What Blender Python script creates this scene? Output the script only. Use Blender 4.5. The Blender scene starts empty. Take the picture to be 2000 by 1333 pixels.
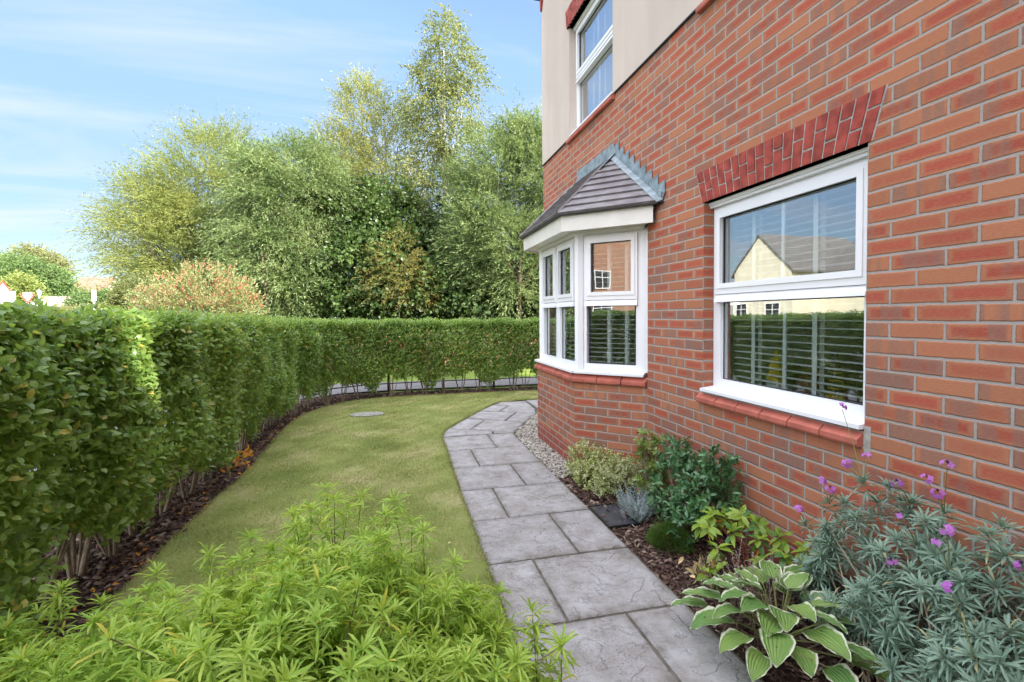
import bpy, math, random
import numpy as np
from math import radians, sin, cos, pi
from mathutils import Vector, Matrix
random.seed(5)
R = np.random.default_rng(11)
SC = bpy.context.scene
COL = SC.collection

# ------------------------------------------------------------------ camera
F, H, YAW, PITCH, ROLL, SHIFT = 944.0, 1.462, .2375, radians(1.5), .006, 25.0
fwd = Vector((sin(YAW)*cos(PITCH), cos(YAW)*cos(PITCH), -sin(PITCH)))
r0 = Vector((cos(YAW), -sin(YAW), 0)); u0 = r0.cross(fwd)
rgt = r0*cos(ROLL) - u0*sin(ROLL); upv = u0*cos(ROLL) + r0*sin(ROLL)
cam = bpy.data.cameras.new('camera'); co = bpy.data.objects.new('camera', cam); COL.objects.link(co)
co.matrix_world = Matrix(((rgt.x, upv.x, -fwd.x, 0), (rgt.y, upv.y, -fwd.y, 0), (rgt.z, upv.z, -fwd.z, H), (0, 0, 0, 1)))
cam.sensor_width = 36; cam.lens = F/2000*36; cam.shift_y = -SHIFT/2000; cam.clip_start = .05; cam.clip_end = 2000
SC.camera = co

# ------------------------------------------------------------------ light
SUN_EL = radians(31); SUN_DIR = Vector((.65, -.76, 0)).normalized()*cos(SUN_EL) + Vector((0, 0, sin(SUN_EL)))
w = bpy.data.worlds.new("World"); SC.world = w; w.use_nodes = True
nt = w.node_tree; N = nt.nodes; LK = nt.links; N.clear()
def nd(t, **k):
    n = N.new(t)
    for a, b in k.items(): setattr(n, a, b)
    return n
out = nd('ShaderNodeOutputWorld'); bg = nd('ShaderNodeBackground'); bg.inputs[1].default_value = .12
sky = nd('ShaderNodeTexSky'); sky.sky_type = 'NISHITA'; sky.sun_disc = False
sky.sun_elevation = SUN_EL; sky.sun_rotation = math.atan2(SUN_DIR.x, SUN_DIR.y)
sky.air_density = .85; sky.dust_density = .7; sky.ozone_density = 1.0
# thin cirrus laid over the sky by direction
tc = nd('ShaderNodeTexCoord'); sep = nd('ShaderNodeSeparateXYZ'); LK.new(tc.outputs['Generated'], sep.inputs[0])
mx = nd('ShaderNodeMath', operation='MAXIMUM'); LK.new(sep.outputs[2], mx.inputs[0]); mx.inputs[1].default_value = .0
ad = nd('ShaderNodeMath', operation='ADD'); LK.new(mx.outputs[0], ad.inputs[0]); ad.inputs[1].default_value = .12
dv = nd('ShaderNodeVectorMath', operation='DIVIDE'); LK.new(tc.outputs['Generated'], dv.inputs[0])
cb = nd('ShaderNodeCombineXYZ'); [LK.new(ad.outputs[0], cb.inputs[i]) for i in range(3)]; LK.new(cb.outputs[0], dv.inputs[1])
mp = nd('ShaderNodeMapping'); mp.inputs['Rotation'].default_value = (0, 0, radians(35)); mp.inputs['Scale'].default_value = (.55, 1.5, 0)
LK.new(dv.outputs[0], mp.inputs[0])
ns = nd('ShaderNodeTexNoise'); ns.inputs['Scale'].default_value = 1.1; ns.inputs['Detail'].default_value = 7; ns.inputs['Roughness'].default_value = .55; ns.inputs['Distortion'].default_value = .7
LK.new(mp.outputs[0], ns.inputs['Vector'])
cr = nd('ShaderNodeValToRGB'); cr.color_ramp.elements[0].position = .44; cr.color_ramp.elements[1].position = .70
cr.color_ramp.elements[0].color = (.03, .03, .03, 1); cr.color_ramp.elements[1].color = (.8, .8, .8, 1)
LK.new(ns.outputs[0], cr.inputs[0])
mixc = nd('ShaderNodeMix', data_type='RGBA'); LK.new(cr.outputs[0], mixc.inputs[0]); ssp = nd('ShaderNodeSeparateColor'); LK.new(sky.outputs[0], ssp.inputs[0])
cdv = nd('ShaderNodeMath', operation='DIVIDE'); cdv.inputs[0].default_value = 2.85; LK.new(ssp.outputs[2], cdv.inputs[1])
cmn = nd('ShaderNodeMath', operation='MINIMUM'); LK.new(cdv.outputs[0], cmn.inputs[0]); cmn.inputs[1].default_value = 1
cap = nd('ShaderNodeVectorMath', operation='SCALE'); LK.new(sky.outputs[0], cap.inputs[0]); LK.new(cmn.outputs[0], cap.inputs['Scale'])
LK.new(cap.outputs[0], mixc.inputs[6])
mixc.inputs[7].default_value = (2.15, 2.32, 2.70, 1)
# added bank of bright broken cloud, unseen behind the camera and overhead, lifts the shade
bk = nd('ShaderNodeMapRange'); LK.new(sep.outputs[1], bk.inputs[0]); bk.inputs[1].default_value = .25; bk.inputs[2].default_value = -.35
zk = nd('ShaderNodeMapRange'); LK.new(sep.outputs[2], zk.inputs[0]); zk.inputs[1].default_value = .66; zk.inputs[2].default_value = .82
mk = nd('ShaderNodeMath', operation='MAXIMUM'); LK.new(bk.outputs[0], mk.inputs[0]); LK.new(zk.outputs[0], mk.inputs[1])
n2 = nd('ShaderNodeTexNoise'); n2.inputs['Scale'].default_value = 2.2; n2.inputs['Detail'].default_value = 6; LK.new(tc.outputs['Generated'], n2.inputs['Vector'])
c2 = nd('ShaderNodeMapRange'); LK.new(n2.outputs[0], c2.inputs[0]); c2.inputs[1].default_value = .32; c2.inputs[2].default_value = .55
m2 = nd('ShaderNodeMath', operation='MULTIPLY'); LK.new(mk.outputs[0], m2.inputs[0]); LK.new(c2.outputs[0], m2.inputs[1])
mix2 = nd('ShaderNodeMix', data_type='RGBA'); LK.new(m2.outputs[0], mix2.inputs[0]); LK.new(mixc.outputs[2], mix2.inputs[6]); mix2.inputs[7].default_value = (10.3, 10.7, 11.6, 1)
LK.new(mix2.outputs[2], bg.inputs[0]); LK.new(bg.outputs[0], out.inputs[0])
sl = bpy.data.lights.new('sun', 'SUN'); sl.energy = 3.8; sl.angle = radians(.5); sl.color = (1, .93, .82)
so = bpy.data.objects.new('sun', sl); COL.objects.link(so); so.rotation_euler = SUN_DIR.to_track_quat('Z', 'Y').to_euler()
vs = SC.view_settings; SC.display_settings.display_device = 'sRGB'
vs.view_transform = 'Standard'; vs.look = 'None'; vs.gamma = 1; vs.exposure = 1.87
SC.render.engine = 'CYCLES'; SC.cycles.max_bounces = 8; SC.cycles.transparent_max_bounces = 16
SC.cycles.use_denoising = True

# ------------------------------------------------------------------ helpers
def ray(px, py): return fwd + rgt*((px-1000)/F) + upv*((666.5-SHIFT-py)/F)
def at(px, py, depth):            # a point of the place seen at photo position px, py at a camera depth
    return Vector((0, 0, H)) + ray(px, py)*depth

def link(o, parent=None, label=None, cat=None, group=None, kind=None):
    COL.objects.link(o)
    if parent is not None: o.parent = parent
    if label: o['label'] = label
    if cat: o['category'] = cat
    if group: o['group'] = group
    if kind: o['kind'] = kind
    return o
def thing(name, loc, label, cat, group=None):
    o = bpy.data.objects.new(name, None); o.empty_display_size = .2; o.location = loc
    return link(o, None, label, cat, group)

class MB:
    def __init__(s): s.v = []; s.f = []; s.uv = []
    def poly(s, pts, uv=None):
        b = len(s.v); s.v += [tuple(p) for p in pts]; s.f.append(tuple(range(b, b+len(pts))))
        s.uv += list(uv) if uv else [(0, 0)]*len(pts)
    def box(s, fr, a, b, uvoff=(0, 0)):
        """fr=(origin,u,n): a,b = (u,z,n) corners"""
        o, u, n = fr
        def p(i, j, k): return Vector((o[0]+u[0]*i+n[0]*k, o[1]+u[1]*i+n[1]*k, o[2]+j))
        (a0, a1, a2), (b0, b1, b2) = a, b
        for q in (((a0,a1,b2),(b0,a1,b2),(b0,b1,b2),(a0,b1,b2)), ((b0,a1,a2),(a0,a1,a2),(a0,b1,a2),(b0,b1,a2)),
                  ((b0,a1,b2),(b0,a1,a2),(b0,b1,a2),(b0,b1,b2)), ((a0,a1,a2),(a0,a1,b2),(a0,b1,b2),(a0,b1,a2)),
                  ((a0,b1,b2),(b0,b1,b2),(b0,b1,a2),(a0,b1,a2)), ((a0,a1,a2),(b0,a1,a2),(b0,a1,b2),(a0,a1,b2))):
            hor = q[0][1] == q[2][1]
            s.poly([p(*c) for c in q], [((c[0]+c[2]+uvoff[0]), (c[2] if hor else c[1])+uvoff[1]) for c in q])
    def wbox(s, a, b): s.box(((0, 0, 0), (1, 0), (0, -1)), (a[0], a[2], -b[1]), (b[0], b[2], -a[1]))
    def prism(s, pts, d):         # polygon pts (Vectors) extruded by vector d
        d = Vector(d); n = len(pts); q = [Vector(p)+d for p in pts]
        s.poly(pts[::-1]); s.poly(q)
        for i in range(n): j = (i+1) % n; s.poly([pts[i], pts[j], q[j], q[i]])
    def tube(s, pts, rad, n=6, cap=True):
        pts = [Vector(p) for p in pts]; rings = []
        if not hasattr(rad, '__len__'): rad = [rad]*len(pts)
        for i, p in enumerate(pts):
            t = (pts[min(i+1, len(pts)-1)]-pts[max(i-1, 0)]).normalized()
            a = t.cross(Vector((0, 0, 1)) if abs(t.z) < .9 else Vector((1, 0, 0))).normalized(); b = t.cross(a)
            base = len(s.v)
            for k in range(n):
                an = 2*pi*k/n; s.v.append(tuple(p+(a*cos(an)+b*sin(an))*rad[i]))
            rings.append(base)
        for i in range(len(pts)-1):
            for k in range(n):
                k2 = (k+1) % n
                s.f.append((rings[i]+k, rings[i]+k2, rings[i+1]+k2, rings[i+1]+k)); s.uv += [(0, 0)]*4
        if cap:
            s.f.append(tuple(rings[-1]+k for k in range(n))); s.uv += [(0, 0)]*n
    def lathe(s, c, prof, n=16):
        c = Vector(c); base = len(s.v)
        for (r, z) in prof:
            for k in range(n): s.v.append((c.x+r*cos(2*pi*k/n), c.y+r*sin(2*pi*k/n), c.z+z))
        for i in range(len(prof)-1):
            for k in range(n):
                k2 = (k+1) % n
                s.f.append((base+i*n+k, base+i*n+k2, base+(i+1)*n+k2, base+(i+1)*n+k)); s.uv += [(0, 0)]*4
    def build(s, name, mat, parent=None, smooth=False, bevel=0, **k):
        me = bpy.data.meshes.new(name); me.from_pydata([tuple(x) for x in s.v], [], s.f)
        ul = me.uv_layers.new(name='UVMap'); ul.data.foreach_set('uv', np.array(s.uv, dtype=np.float32).ravel())
        me.materials.append(mat)
        if smooth: me.polygons.foreach_set('use_smooth', [True]*len(me.polygons))
        o = bpy.data.objects.new(name, me); link(o, parent, **k)
        if bevel:
            m = o.modifiers.new('bevel', 'BEVEL'); m.width = bevel; m.segments = 2; m.limit_method = 'ANGLE'
        if parent is not None and k.get('local') is None: o.matrix_parent_inverse = Matrix.Translation(-parent_loc(parent))
        return o
def parent_loc(p):
    return Vector(p.location) if p.type == 'EMPTY' else Vector((0, 0, 0))

def nrm(a): return a/np.maximum(np.linalg.norm(a, axis=-1, keepdims=True), 1e-9)
TM = {
 'rhomb': (np.array([(0,0,0),(.45,-.5,.06),(1,0,-.05),(.45,.5,.06)]), [(0,1,2),(0,2,3)]),
 'leaf': (np.array([(0,0,0),(.42,-.5,.10),(1,0,-.12),(.42,.5,.10),(.45,0,0)]), [(0,1,4),(0,4,3),(1,2,4),(4,2,3)]),
 'leaf8': (np.array([(0,0,0),(.3,-.44,.07),(.3,0,.03),(.3,.44,.07),(.65,-.40,.04),(.65,0,-.01),(.65,.40,.04),(1,0,-.14)]),
           [(0,1,2),(0,2,3),(1,4,5,2),(2,5,6,3),(4,7,5),(5,7,6)]),
 'strap': (np.array([(0,-.12,0),(0,.12,0),(.35,-.42,.06),(.35,0,.03),(.35,.42,.06),(.75,-.45,.04),(.75,0,0),(.75,.45,.04),(1,0,-.10)]),
           [(0,2,3),(0,3,1),(1,3,4),(2,5,6,3),(3,6,7,4),(5,8,6),(6,8,7)]),
 'blade': (np.array([(0,-.5,0),(0,.5,0),(1,0,0)]), [(0,1,2)]),
 'chip': (np.array([(0,-.5,0),(1,-.35,0),(.9,.5,0),(.1,.4,0),(.05,-.4,.12),(.95,-.28,.12),(.85,.42,.12),(.12,.35,.12)]),
          [(4,5,6,7),(0,1,5,4),(1,2,6,5),(2,3,7,6),(3,0,4,7)]),
}
def leafmesh(name, mat, P, D, Nn, L, Wd, tm='leaf', parent=None, smooth=False, **k):
    T, Fc = TM[tm]; P = np.asarray(P); n = len(P)
    D = nrm(np.asarray(D)); S = nrm(np.cross(D, Nn)); N2 = np.cross(S, D)
    L = np.broadcast_to(L, (n,))[:, None, None]; Wd = np.broadcast_to(Wd, (n,))[:, None, None]
    V = P[:, None]+L*T[None, :, 0:1]*D[:, None]+Wd*T[None, :, 1:2]*S[:, None]+L*T[None, :, 2:3]*N2[:, None]
    m = len(T); V = V.reshape(-1, 3)
    lt = np.array([len(f) for f in Fc]); fl = np.concatenate([np.array(f) for f in Fc])
    loops = (fl[None]+np.arange(n)[:, None]*m).ravel()
    tot = np.tile(lt, n); st = np.concatenate([[0], np.cumsum(tot)[:-1]])
    me = bpy.data.meshes.new(name); me.vertices.add(len(V)); me.vertices.foreach_set('co', V.astype(np.float32).ravel())
    me.loops.add(len(loops)); me.loops.foreach_set('vertex_index', loops.astype(np.int32))
    me.polygons.add(len(tot)); me.polygons.foreach_set('loop_start', st.astype(np.int32)); me.polygons.foreach_set('loop_total', tot.astype(np.int32))
    if smooth: me.polygons.foreach_set('use_smooth', np.ones(len(tot), bool))
    me.update(calc_edges=True); me.materials.append(mat)
    o = bpy.data.objects.new(name, me); link(o, parent, **k)
    if parent is not None: o.matrix_parent_inverse = Matrix.Translation(-parent_loc(parent))
    return o
def rv(n): return nrm(R.normal(size=(n, 3)))
def wob(p, f=1.0, s=0):
    """cheap smooth noise about -1..1"""
    x, y, z = p[..., 0]*f+s, p[..., 1]*f+s*1.7, p[..., 2]*f-s
    return (np.sin(1.7*x+1.3*y)+np.sin(2.3*y-1.9*z+1)+np.sin(2.9*z+1.1*x+2)+np.sin(4.1*x-3.3*y+2.7*z))/4

# ------------------------------------------------------------------ materials
class M:
    def __init__(s, name):
        s.m = bpy.data.materials.new(name); s.m.use_nodes = True; s.t = s.m.node_tree; s.t.nodes.clear()
        s.o = s.n('ShaderNodeOutputMaterial')
    def n(s, t, ins=None, **k):
        x = s.t.nodes.new(t)
        for a, b in k.items(): setattr(x, a, b)
        for a, b in (ins or {}).items():
            if isinstance(b, bpy.types.NodeSocket): s.t.links.new(b, x.inputs[a])
            else: x.inputs[a].default_value = b
        return x
    def math(s, op, a, b=0.0, c=None):
        d = {0: a, 1: b}
        if c is not None: d[2] = c
        return s.n('ShaderNodeMath', d, operation=op).outputs[0]
    def mix(s, f, a, b): return s.n('ShaderNodeMix', {0: f, 6: a, 7: b}, data_type='RGBA').outputs[2]
    def noise(s, sc, det=4, vec=None, rough=.5, dist=0.):
        d = {'Scale': sc, 'Detail': det, 'Roughness': rough, 'Distortion': dist}
        if vec is not None: d['Vector'] = vec
        return s.n('ShaderNodeTexNoise', d).outputs[0]
    def ramp(s, f, els):
        r = s.n('ShaderNodeValToRGB', {0: f}); e = r.color_ramp.elements
        while len(e) < len(els): e.new(.5)
        for x, (p, c) in zip(e, els): x.position = p; x.color = (*c, 1) if len(c) == 3 else c
        return r.outputs[0]
    def step(s, x, a, b): return s.n('ShaderNodeMapRange', {0: x, 1: a, 2: b, 3: 0., 4: 1.}, interpolation_type='SMOOTHSTEP').outputs[0]
    def bump(s, h, st=.5, d=.01, nrmal=None):
        i = {'Height': h, 'Strength': st, 'Distance': d}
        if nrmal is not None: i['Normal'] = nrmal
        return s.n('ShaderNodeBump', i).outputs[0]
    def pos(s): return s.n('ShaderNodeNewGeometry').outputs['Position']
    def bsdf(s, col, rough=.6, spec=.3, bump=None, metal=0., **k):
        i = {'Base Color': col if isinstance(col, bpy.types.NodeSocket) else (*col, 1), 'Roughness': rough, 'Specular IOR Level': spec, 'Metallic': metal}
        if bump is not None: i['Normal'] = bump
        b = s.n('ShaderNodeBsdfPrincipled', i); s.t.links.new(b.outputs[0], s.o.inputs[0]); return b
def plain(name, col, rough=.5, spec=.4, var=.12, sc=8., bump=.0, metal=0.):
    m = M(name); f = m.noise(sc, 5, m.pos())
    c = m.mix(m.step(f, .3, .7), (*[x*(1-var) for x in col], 1), (*[min(1, x*(1+var)) for x in col], 1))
    b = m.bump(m.noise(sc*12, 4, m.pos()), bump, .002) if bump else None
    m.bsdf(c, rough, spec, b, metal); return m.m

def brickmat(name, a, b, dark, mortar=(.40, .37, .34), base_red=True, plain_=False):
    m = M(name); uv = m.n('ShaderNodeUVMap'); sp = m.n('ShaderNodeSeparateXYZ', {0: uv.outputs[0]})
    u, v = sp.outputs[0], sp.outputs[1]
    wv = m.math('MULTIPLY', m.math('SUBTRACT', m.noise(9, 2, uv.outputs[0]), .5), .006)
    v = m.math('ADD', v, wv); u = m.math('ADD', u, wv)
    row = m.math('FLOOR', m.math('DIVIDE', v, .075))
    uo = m.math('ADD', u, m.math('MULTIPLY', row, .1125))
    col = m.math('FLOOR', m.math('DIVIDE', uo, .225))
    fx = m.math('SUBTRACT', uo, m.math('MULTIPLY', col, .225)); fy = m.math('SUBTRACT', v, m.math('MULTIPLY', row, .075))
    dx = m.math('MINIMUM', fx, m.math('SUBTRACT', .225, fx)); dy = m.math('MINIMUM', fy, m.math('SUBTRACT', .075, fy))
    ed = m.math('MINIMUM', dx, dy)
    grain = m.noise(220, 3, uv.outputs[0], .6)
    edn = m.math('ADD', ed, m.math('MULTIPLY', m.math('SUBTRACT', m.noise(48, 4, uv.outputs[0], .7), .5), .009))
    bm_ = m.step(edn, .0042, .0066)                       # 1 on the brick
    cv = m.n('ShaderNodeCombineXYZ', {0: col, 1: row}).outputs[0]
    wn = m.n('ShaderNodeTexWhiteNoise', {0: cv}, noise_dimensions='3D')
    s3 = m.n('ShaderNodeSeparateXYZ', {0: wn.outputs[1]}); r1, r2, r3 = s3.outputs[0], s3.outputs[1], s3.outputs[2]
    core = m.math('MULTIPLY', m.step(m.math('MINIMUM', m.math('MULTIPLY', dx, .75), dy), .009, .027), m.step(r2, .05, .75))
    core = m.math('MULTIPLY', core, m.math('ADD', .55, m.math('MULTIPLY', m.noise(26, 4, uv.outputs[0]), .8)))
    bc = m.mix(r1, (*b, 1), (*[x*.82 for x in b], 1))
    bc = m.mix(m.math('MINIMUM', core, 1.), bc, m.mix(r3, (*a, 1), (*[x*.8 for x in a], 1)))
    # kiss-mark banding across some bricks
    bu = m.n('ShaderNodeCombineXYZ', {0: m.math('MULTIPLY', u, 17.), 1: m.math('MULTIPLY', row, 7.3), 2: m.math('MULTIPLY', v, 2.)}).outputs[0]
    band = m.math('MULTIPLY', m.step(m.noise(1., 1, bu), .43, .56), m.step(r3, .50, .60))
    bc = m.mix(m.math('MULTIPLY', band, .6), bc, (*dark, 1))
    bc = m.mix(m.math('MULTIPLY', m.step(r1, .93, .96), .6), bc, (*dark, 1))
    if base_red:
        bc = m.mix(m.math('MULTIPLY', m.math('SUBTRACT', 1., m.step(v, .16, .2)), .8), bc, (.30, .055, .04, 1))
    gs = m.n('ShaderNodeMapping', {0: uv.outputs[0], 3: (60, 240, 1)}).outputs[0]
    gr2 = m.noise(1., 3, gs)
    bc = m.mix(m.math('MULTIPLY', m.step(gr2, .35, .8), .35), bc, m.mix(.5, bc, (.55, .33, .22, 1)))
    mc = m.mix(m.noise(14, 5, uv.outputs[0]), (*[x*.78 for x in mortar], 1), (*[min(1, x*1.15) for x in mortar], 1))
    c = m.mix(bm_, mc, bc)
    # efflorescence and dirt in broad patches
    big = m.step(m.noise(1.3, 5, uv.outputs[0], .6), .56, .8)
    c = m.mix(m.math('MULTIPLY', big, .15), c, (.48, .36, .33, 1))
    spl = m.math('MULTIPLY', m.math('SUBTRACT', 1., m.step(v, .0, .42)), m.step(m.noise(16, 6, uv.outputs[0], .75), .42, .68))
    c = m.mix(m.math('MULTIPLY', spl, .6), c, (.13, .10, .08, 1))
    h = m.math('ADD', m.math('MULTIPLY', m.step(edn, .003, .010), 1.), m.math('MULTIPLY', gr2, .22))
    h = m.math('ADD', h, m.math('MULTIPLY', grain, .12))
    m.bsdf(c, .85, .2, m.bump(h, .9, .004)); return m.m

def foliage(name, c1, c2, c3=None, amt3=.0, trans=.35, rough=.5, spec=.35, nsc=.8, rw=.65):
    m = M(name); g = m.n('ShaderNodeNewGeometry'); rnd = g.outputs['Random Per Island']
    f = m.math('ADD', m.math('MULTIPLY', rnd, rw), m.math('MULTIPLY', m.step(m.noise(nsc, 3, g.outputs['Position']), .36, .64), 1.08-rw))
    c = m.mix(m.math('MINIMUM', f, 1.), (*c1, 1), (*c2, 1))
    if c3 is not None:
        r2 = m.n('ShaderNodeTexWhiteNoise', {1: rnd}, noise_dimensions='1D').outputs[0]
        c = m.mix(m.math('LESS_THAN', r2, amt3), c, (*c3, 1))
    b = m.bsdf(c, rough, spec)
    tr = m.n('ShaderNodeBsdfTranslucent', {0: m.mix(.35, c, (c2[0]*1.6, c2[1]*1.5, c2[2]*.7, 1))})
    ms = m.n('ShaderNodeMixShader', {0: trans}); m.t.links.new(b.outputs[0], ms.inputs[1]); m.t.links.new(tr.outputs[0], ms.inputs[2])
    m.t.links.new(ms.outputs[0], m.o.inputs[0]); return m.m

MAT = {}
MAT['brick'] = brickmat('red_multi_brick', (.385, .080, .050), (.41, .160, .085), (.21, .125, .10), (.35, .31, .285))
MAT['brick_far'] = brickmat('orange_brick', (.40, .12, .06), (.42, .19, .10), (.25, .15, .1), base_red=False)
MAT['arch'] = plain('smooth_red_brick', (.30, .055, .04), .7, .25, .3, 14, .4)
MAT['mortar'] = plain('mortar', (.36, .33, .30), .9, .1, .2, 30, .5)
MAT['tile'] = plain('red_sill_tile', (.42, .12, .085), .6, .3, .18, 9, .3)
MAT['upvc'] = plain('white_upvc', (.80, .80, .82), .28, .5, .02, 3)
MAT['fascia'] = plain('cream_fascia', (.72, .69, .64), .4, .4, .05, 6)
MAT['gasket'] = plain('black_gasket', (.02, .02, .022), .5, .3)
MAT['bar'] = plain('silver_spacer', (.72, .74, .76), .35, .5)
MAT['lead'] = plain('weathered_lead', (.20, .25, .28), .5, .5, .3, 14, .3)
MAT['blind'] = plain('white_blind_slat', (.72, .73, .73), .45, .4, .03)
MAT['black'] = plain('black_metal', (.015, .015, .017), .4, .5)
MAT['grey_reveal'] = plain('red_sealant', (.22, .07, .06), .7, .2)

def render_mat(name, c):
    m = M(name); p = m.pos(); f = m.noise(1.2, 5, p)
    st = m.n('ShaderNodeMapping', {0: p, 3: (3, 3, .35)}).outputs[0]
    c0 = m.mix(m.step(m.math('ADD', m.math('MULTIPLY', f, .5), m.math('MULTIPLY', m.noise(1, 4, st), .5)), .35, .7), (*[x*.88 for x in c], 1), (*[x*1.05 for x in c], 1))
    m.bsdf(c0, .9, .15, m.bump(m.noise(260, 3, p), .5, .003)); return m.m
MAT['render'] = render_mat('beige_render', (.56, .475, .42))
MAT['cream'] = render_mat('cream_render', (.68, .62, .49))
def slate():
    m = M('grey_slate'); p = m.pos(); f = m.noise(7, 6, p, .6)
    c = m.ramp(f, [(.25, (.13, .115, .12)), (.5, (.20, .18, .19)), (.72, (.27, .255, .26))])
    m.bsdf(c, .6, .35, m.bump(m.noise(60, 5, p), .4, .003)); return m.m
MAT['slate'] = slate()
def rooft(name, c):
    m = M(name); uv = m.n('ShaderNodeUVMap'); sp = m.n('ShaderNodeSeparateXYZ', {0: m.pos()})
    fz = m.math('FRACT', m.math('MULTIPLY', sp.outputs[2], 4.2)); f = m.noise(3, 5, m.pos())
    c0 = m.mix(m.step(f, .3, .7), (*[x*.8 for x in c], 1), (*[x*1.15 for x in c], 1))
    c0 = m.mix(m.math('LESS_THAN', fz, .14), c0, (*[x*.45 for x in c], 1))
    m.bsdf(c0, .8, .2); return m.m
MAT['roof_grey'] = rooft('grey_roof_tile', (.15, .14, .13)); MAT['roof_red'] = rooft('red_roof_tile', (.30, .15, .11)); MAT['roof_brown'] = rooft('brown_roof_tile', (.30, .25, .19))
def glass():
    m = M('window_glass'); g_ = m.n('ShaderNodeNewGeometry')
    dt = m.n('ShaderNodeVectorMath', {0: g_.outputs['Normal'], 1: g_.outputs['Incoming']}, operation='DOT_PRODUCT').outputs['Value']
    fac = m.math('MINIMUM', m.math('ADD', .24, m.math('MULTIPLY', m.math('POWER', m.math('SUBTRACT', 1., m.math('ABSOLUTE', dt)), 4.), .9)), 1.)
    nb = m.bump(m.noise(2.2, 1, m.pos()), .05, .02)
    t = m.n('ShaderNodeBsdfTransparent', {0: (.90, .93, .92, 1)}); g = m.n('ShaderNodeBsdfGlossy', {0: (.95, .97, 1, 1), 'Roughness': .0, 'Normal': nb})
    ms = m.n('ShaderNodeMixShader', {0: fac}); m.t.links.new(t.outputs[0], ms.inputs[1]); m.t.links.new(g.outputs[0], ms.inputs[2])
    m.t.links.new(ms.outputs[0], m.o.inputs[0]); return m.m
MAT['glass'] = glass()
def slab():
    m = M('riven_slab'); p = m.pos(); g = m.n('ShaderNodeNewGeometry'); r = g.outputs['Random Per Island']
    mf = m.noise(3.1, 7, p, .72); mf2 = m.noise(7, 6, p, .7); fine = m.noise(70, 4, p, .7)
    c = m.ramp(m.math('ADD', m.math('MULTIPLY', mf, .5), m.math('MULTIPLY', mf2, .5)), [(.35, (.17, .145, .13)), (.45, (.28, .258, .245)), (.55, (.36, .345, .345)), (.72, (.47, .46, .475))])
    sp1 = m.step(m.noise(95, 5, p, .75), .53, .62); sp2 = m.step(m.noise(4, 4, p, .6), .40, .62)
    c = m.mix(m.math('MULTIPLY', m.math('MULTIPLY', sp1, sp2), .85), c, (.11, .095, .09, 1))
    c = m.mix(m.math('MULTIPLY', r, .22), c, (.24, .225, .235, 1))
    eu = m.n('ShaderNodeSeparateXYZ', {0: m.n('ShaderNodeUVMap').outputs[0]}).outputs[0]
    ef = m.math('MULTIPLY', m.math('SUBTRACT', 1., eu), m.step(m.noise(11, 5, p, .7), .34, .62))
    c = m.mix(m.math('MULTIPLY', ef, .5), c, (.105, .09, .075, 1))
    c = m.mix(m.math('MULTIPLY', m.step(m.noise(26, 5, p, .75), .50, .66), .45), c, (.19, .17, .16, 1))
    # riven terraces
    tr = m.noise(3.2, 5, p, .55, .5); ter = m.math('FRACT', m.math('MULTIPLY', tr, 7.)); lev = m.math('FLOOR', m.math('MULTIPLY', tr, 7.))
    h = m.math('ADD', m.math('MULTIPLY', m.math('ADD', lev, m.step(ter, .0, .18)), .8), m.math('MULTIPLY', fine, .3))
    crack = m.math('MULTIPLY', m.math('LESS_THAN', ter, .045), .35)
    c = m.mix(crack, c, (.08, .075, .07, 1))
    h = m.math('ADD', h, m.math('MULTIPLY', m.noise(24, 5, p, .7), .7)); m.bsdf(c, .75, .3, m.bump(h, .8, .007)); return m.m
MAT['slab'] = slab()
def grassmat():
    m = M('lawn_turf'); p = m.pos(); a = m.noise(1.5, 5, p, .6); b = m.noise(45, 5, p, .7)
    c = m.ramp(a, [(.30, (.13, .18, .04)), (.5, (.23, .26, .08)), (.68, (.36, .33, .16))])
    c = m.mix(m.math('MULTIPLY', m.step(b, .52, .75), .6), c, (.12, .12, .05, 1)); c = m.mix(m.math('MULTIPLY', m.step(m.noise(5, 5, p, .7), .58, .72), .55), c, (.20, .15, .08, 1))
    m.bsdf(c, .9, .1, m.bump(b, .8, .02)); return m.m
MAT['turf'] = grassmat()
MAT['blade'] = foliage('grass_blade', (.15, .205, .06), (.36, .36, .14), (.52, .42, .26), .16, .45, .6, .2, 2.6)
MAT['meadow'] = plain('verge_grass', (.12, .17, .035), .9, .1, .3, 1.2, .5)
MAT['tarmac'] = plain('tarmac', (.15, .145, .15), .85, .2, .15, 12, .6)
MAT['soil'] = plain('dark_soil', (.045, .028, .022), .95, .1, .4, 22, 1.)
def chipm(name, cs):
    m = M(name); g = m.n('ShaderNodeNewGeometry'); r = g.outputs['Random Per Island']
    c = m.ramp(r, cs); c = m.mix(m.math('MULTIPLY', m.noise(60, 3, m.pos()), .5), c, (.05, .035, .03, 1))
    m.bsdf(c, .8, .25, m.bump(m.noise(120, 3, m.pos()), .4, .004)); return m.m
MAT['chip'] = chipm('bark_chip', [(0, (.045, .024, .018)), (.5, (.10, .052, .04)), (.85, (.19, .115, .085)), (.97, (.34, .27, .21))])
MAT['pebble'] = chipm('pale_pebble', [(0, (.30, .26, .22)), (.4, (.50, .45, .38)), (1, (.70, .66, .60))])
MAT['wood'] = plain('dark_wood', (.20, .09, .035), .5, .4, .3, 12)
MAT['roomwall'] = plain('room_wall', (.70, .68, .62), .9, .1); MAT['roomfloor'] = plain('room_floor', (.12, .08, .05), .7, .2)
MAT['bark'] = plain('brown_bark', (.15, .115, .08), .9, .1, .3, 20, .8)
MAT['twig'] = plain('pale_twig', (.27, .215, .155), .85, .15, .3, 25, .6)
MAT['birchbark'] = plain('birch_bark', (.55, .52, .47), .8, .2, .3, 9, .4)
MAT['greenstem'] = plain('green_stem', (.16, .17, .06), .7, .2)
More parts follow.
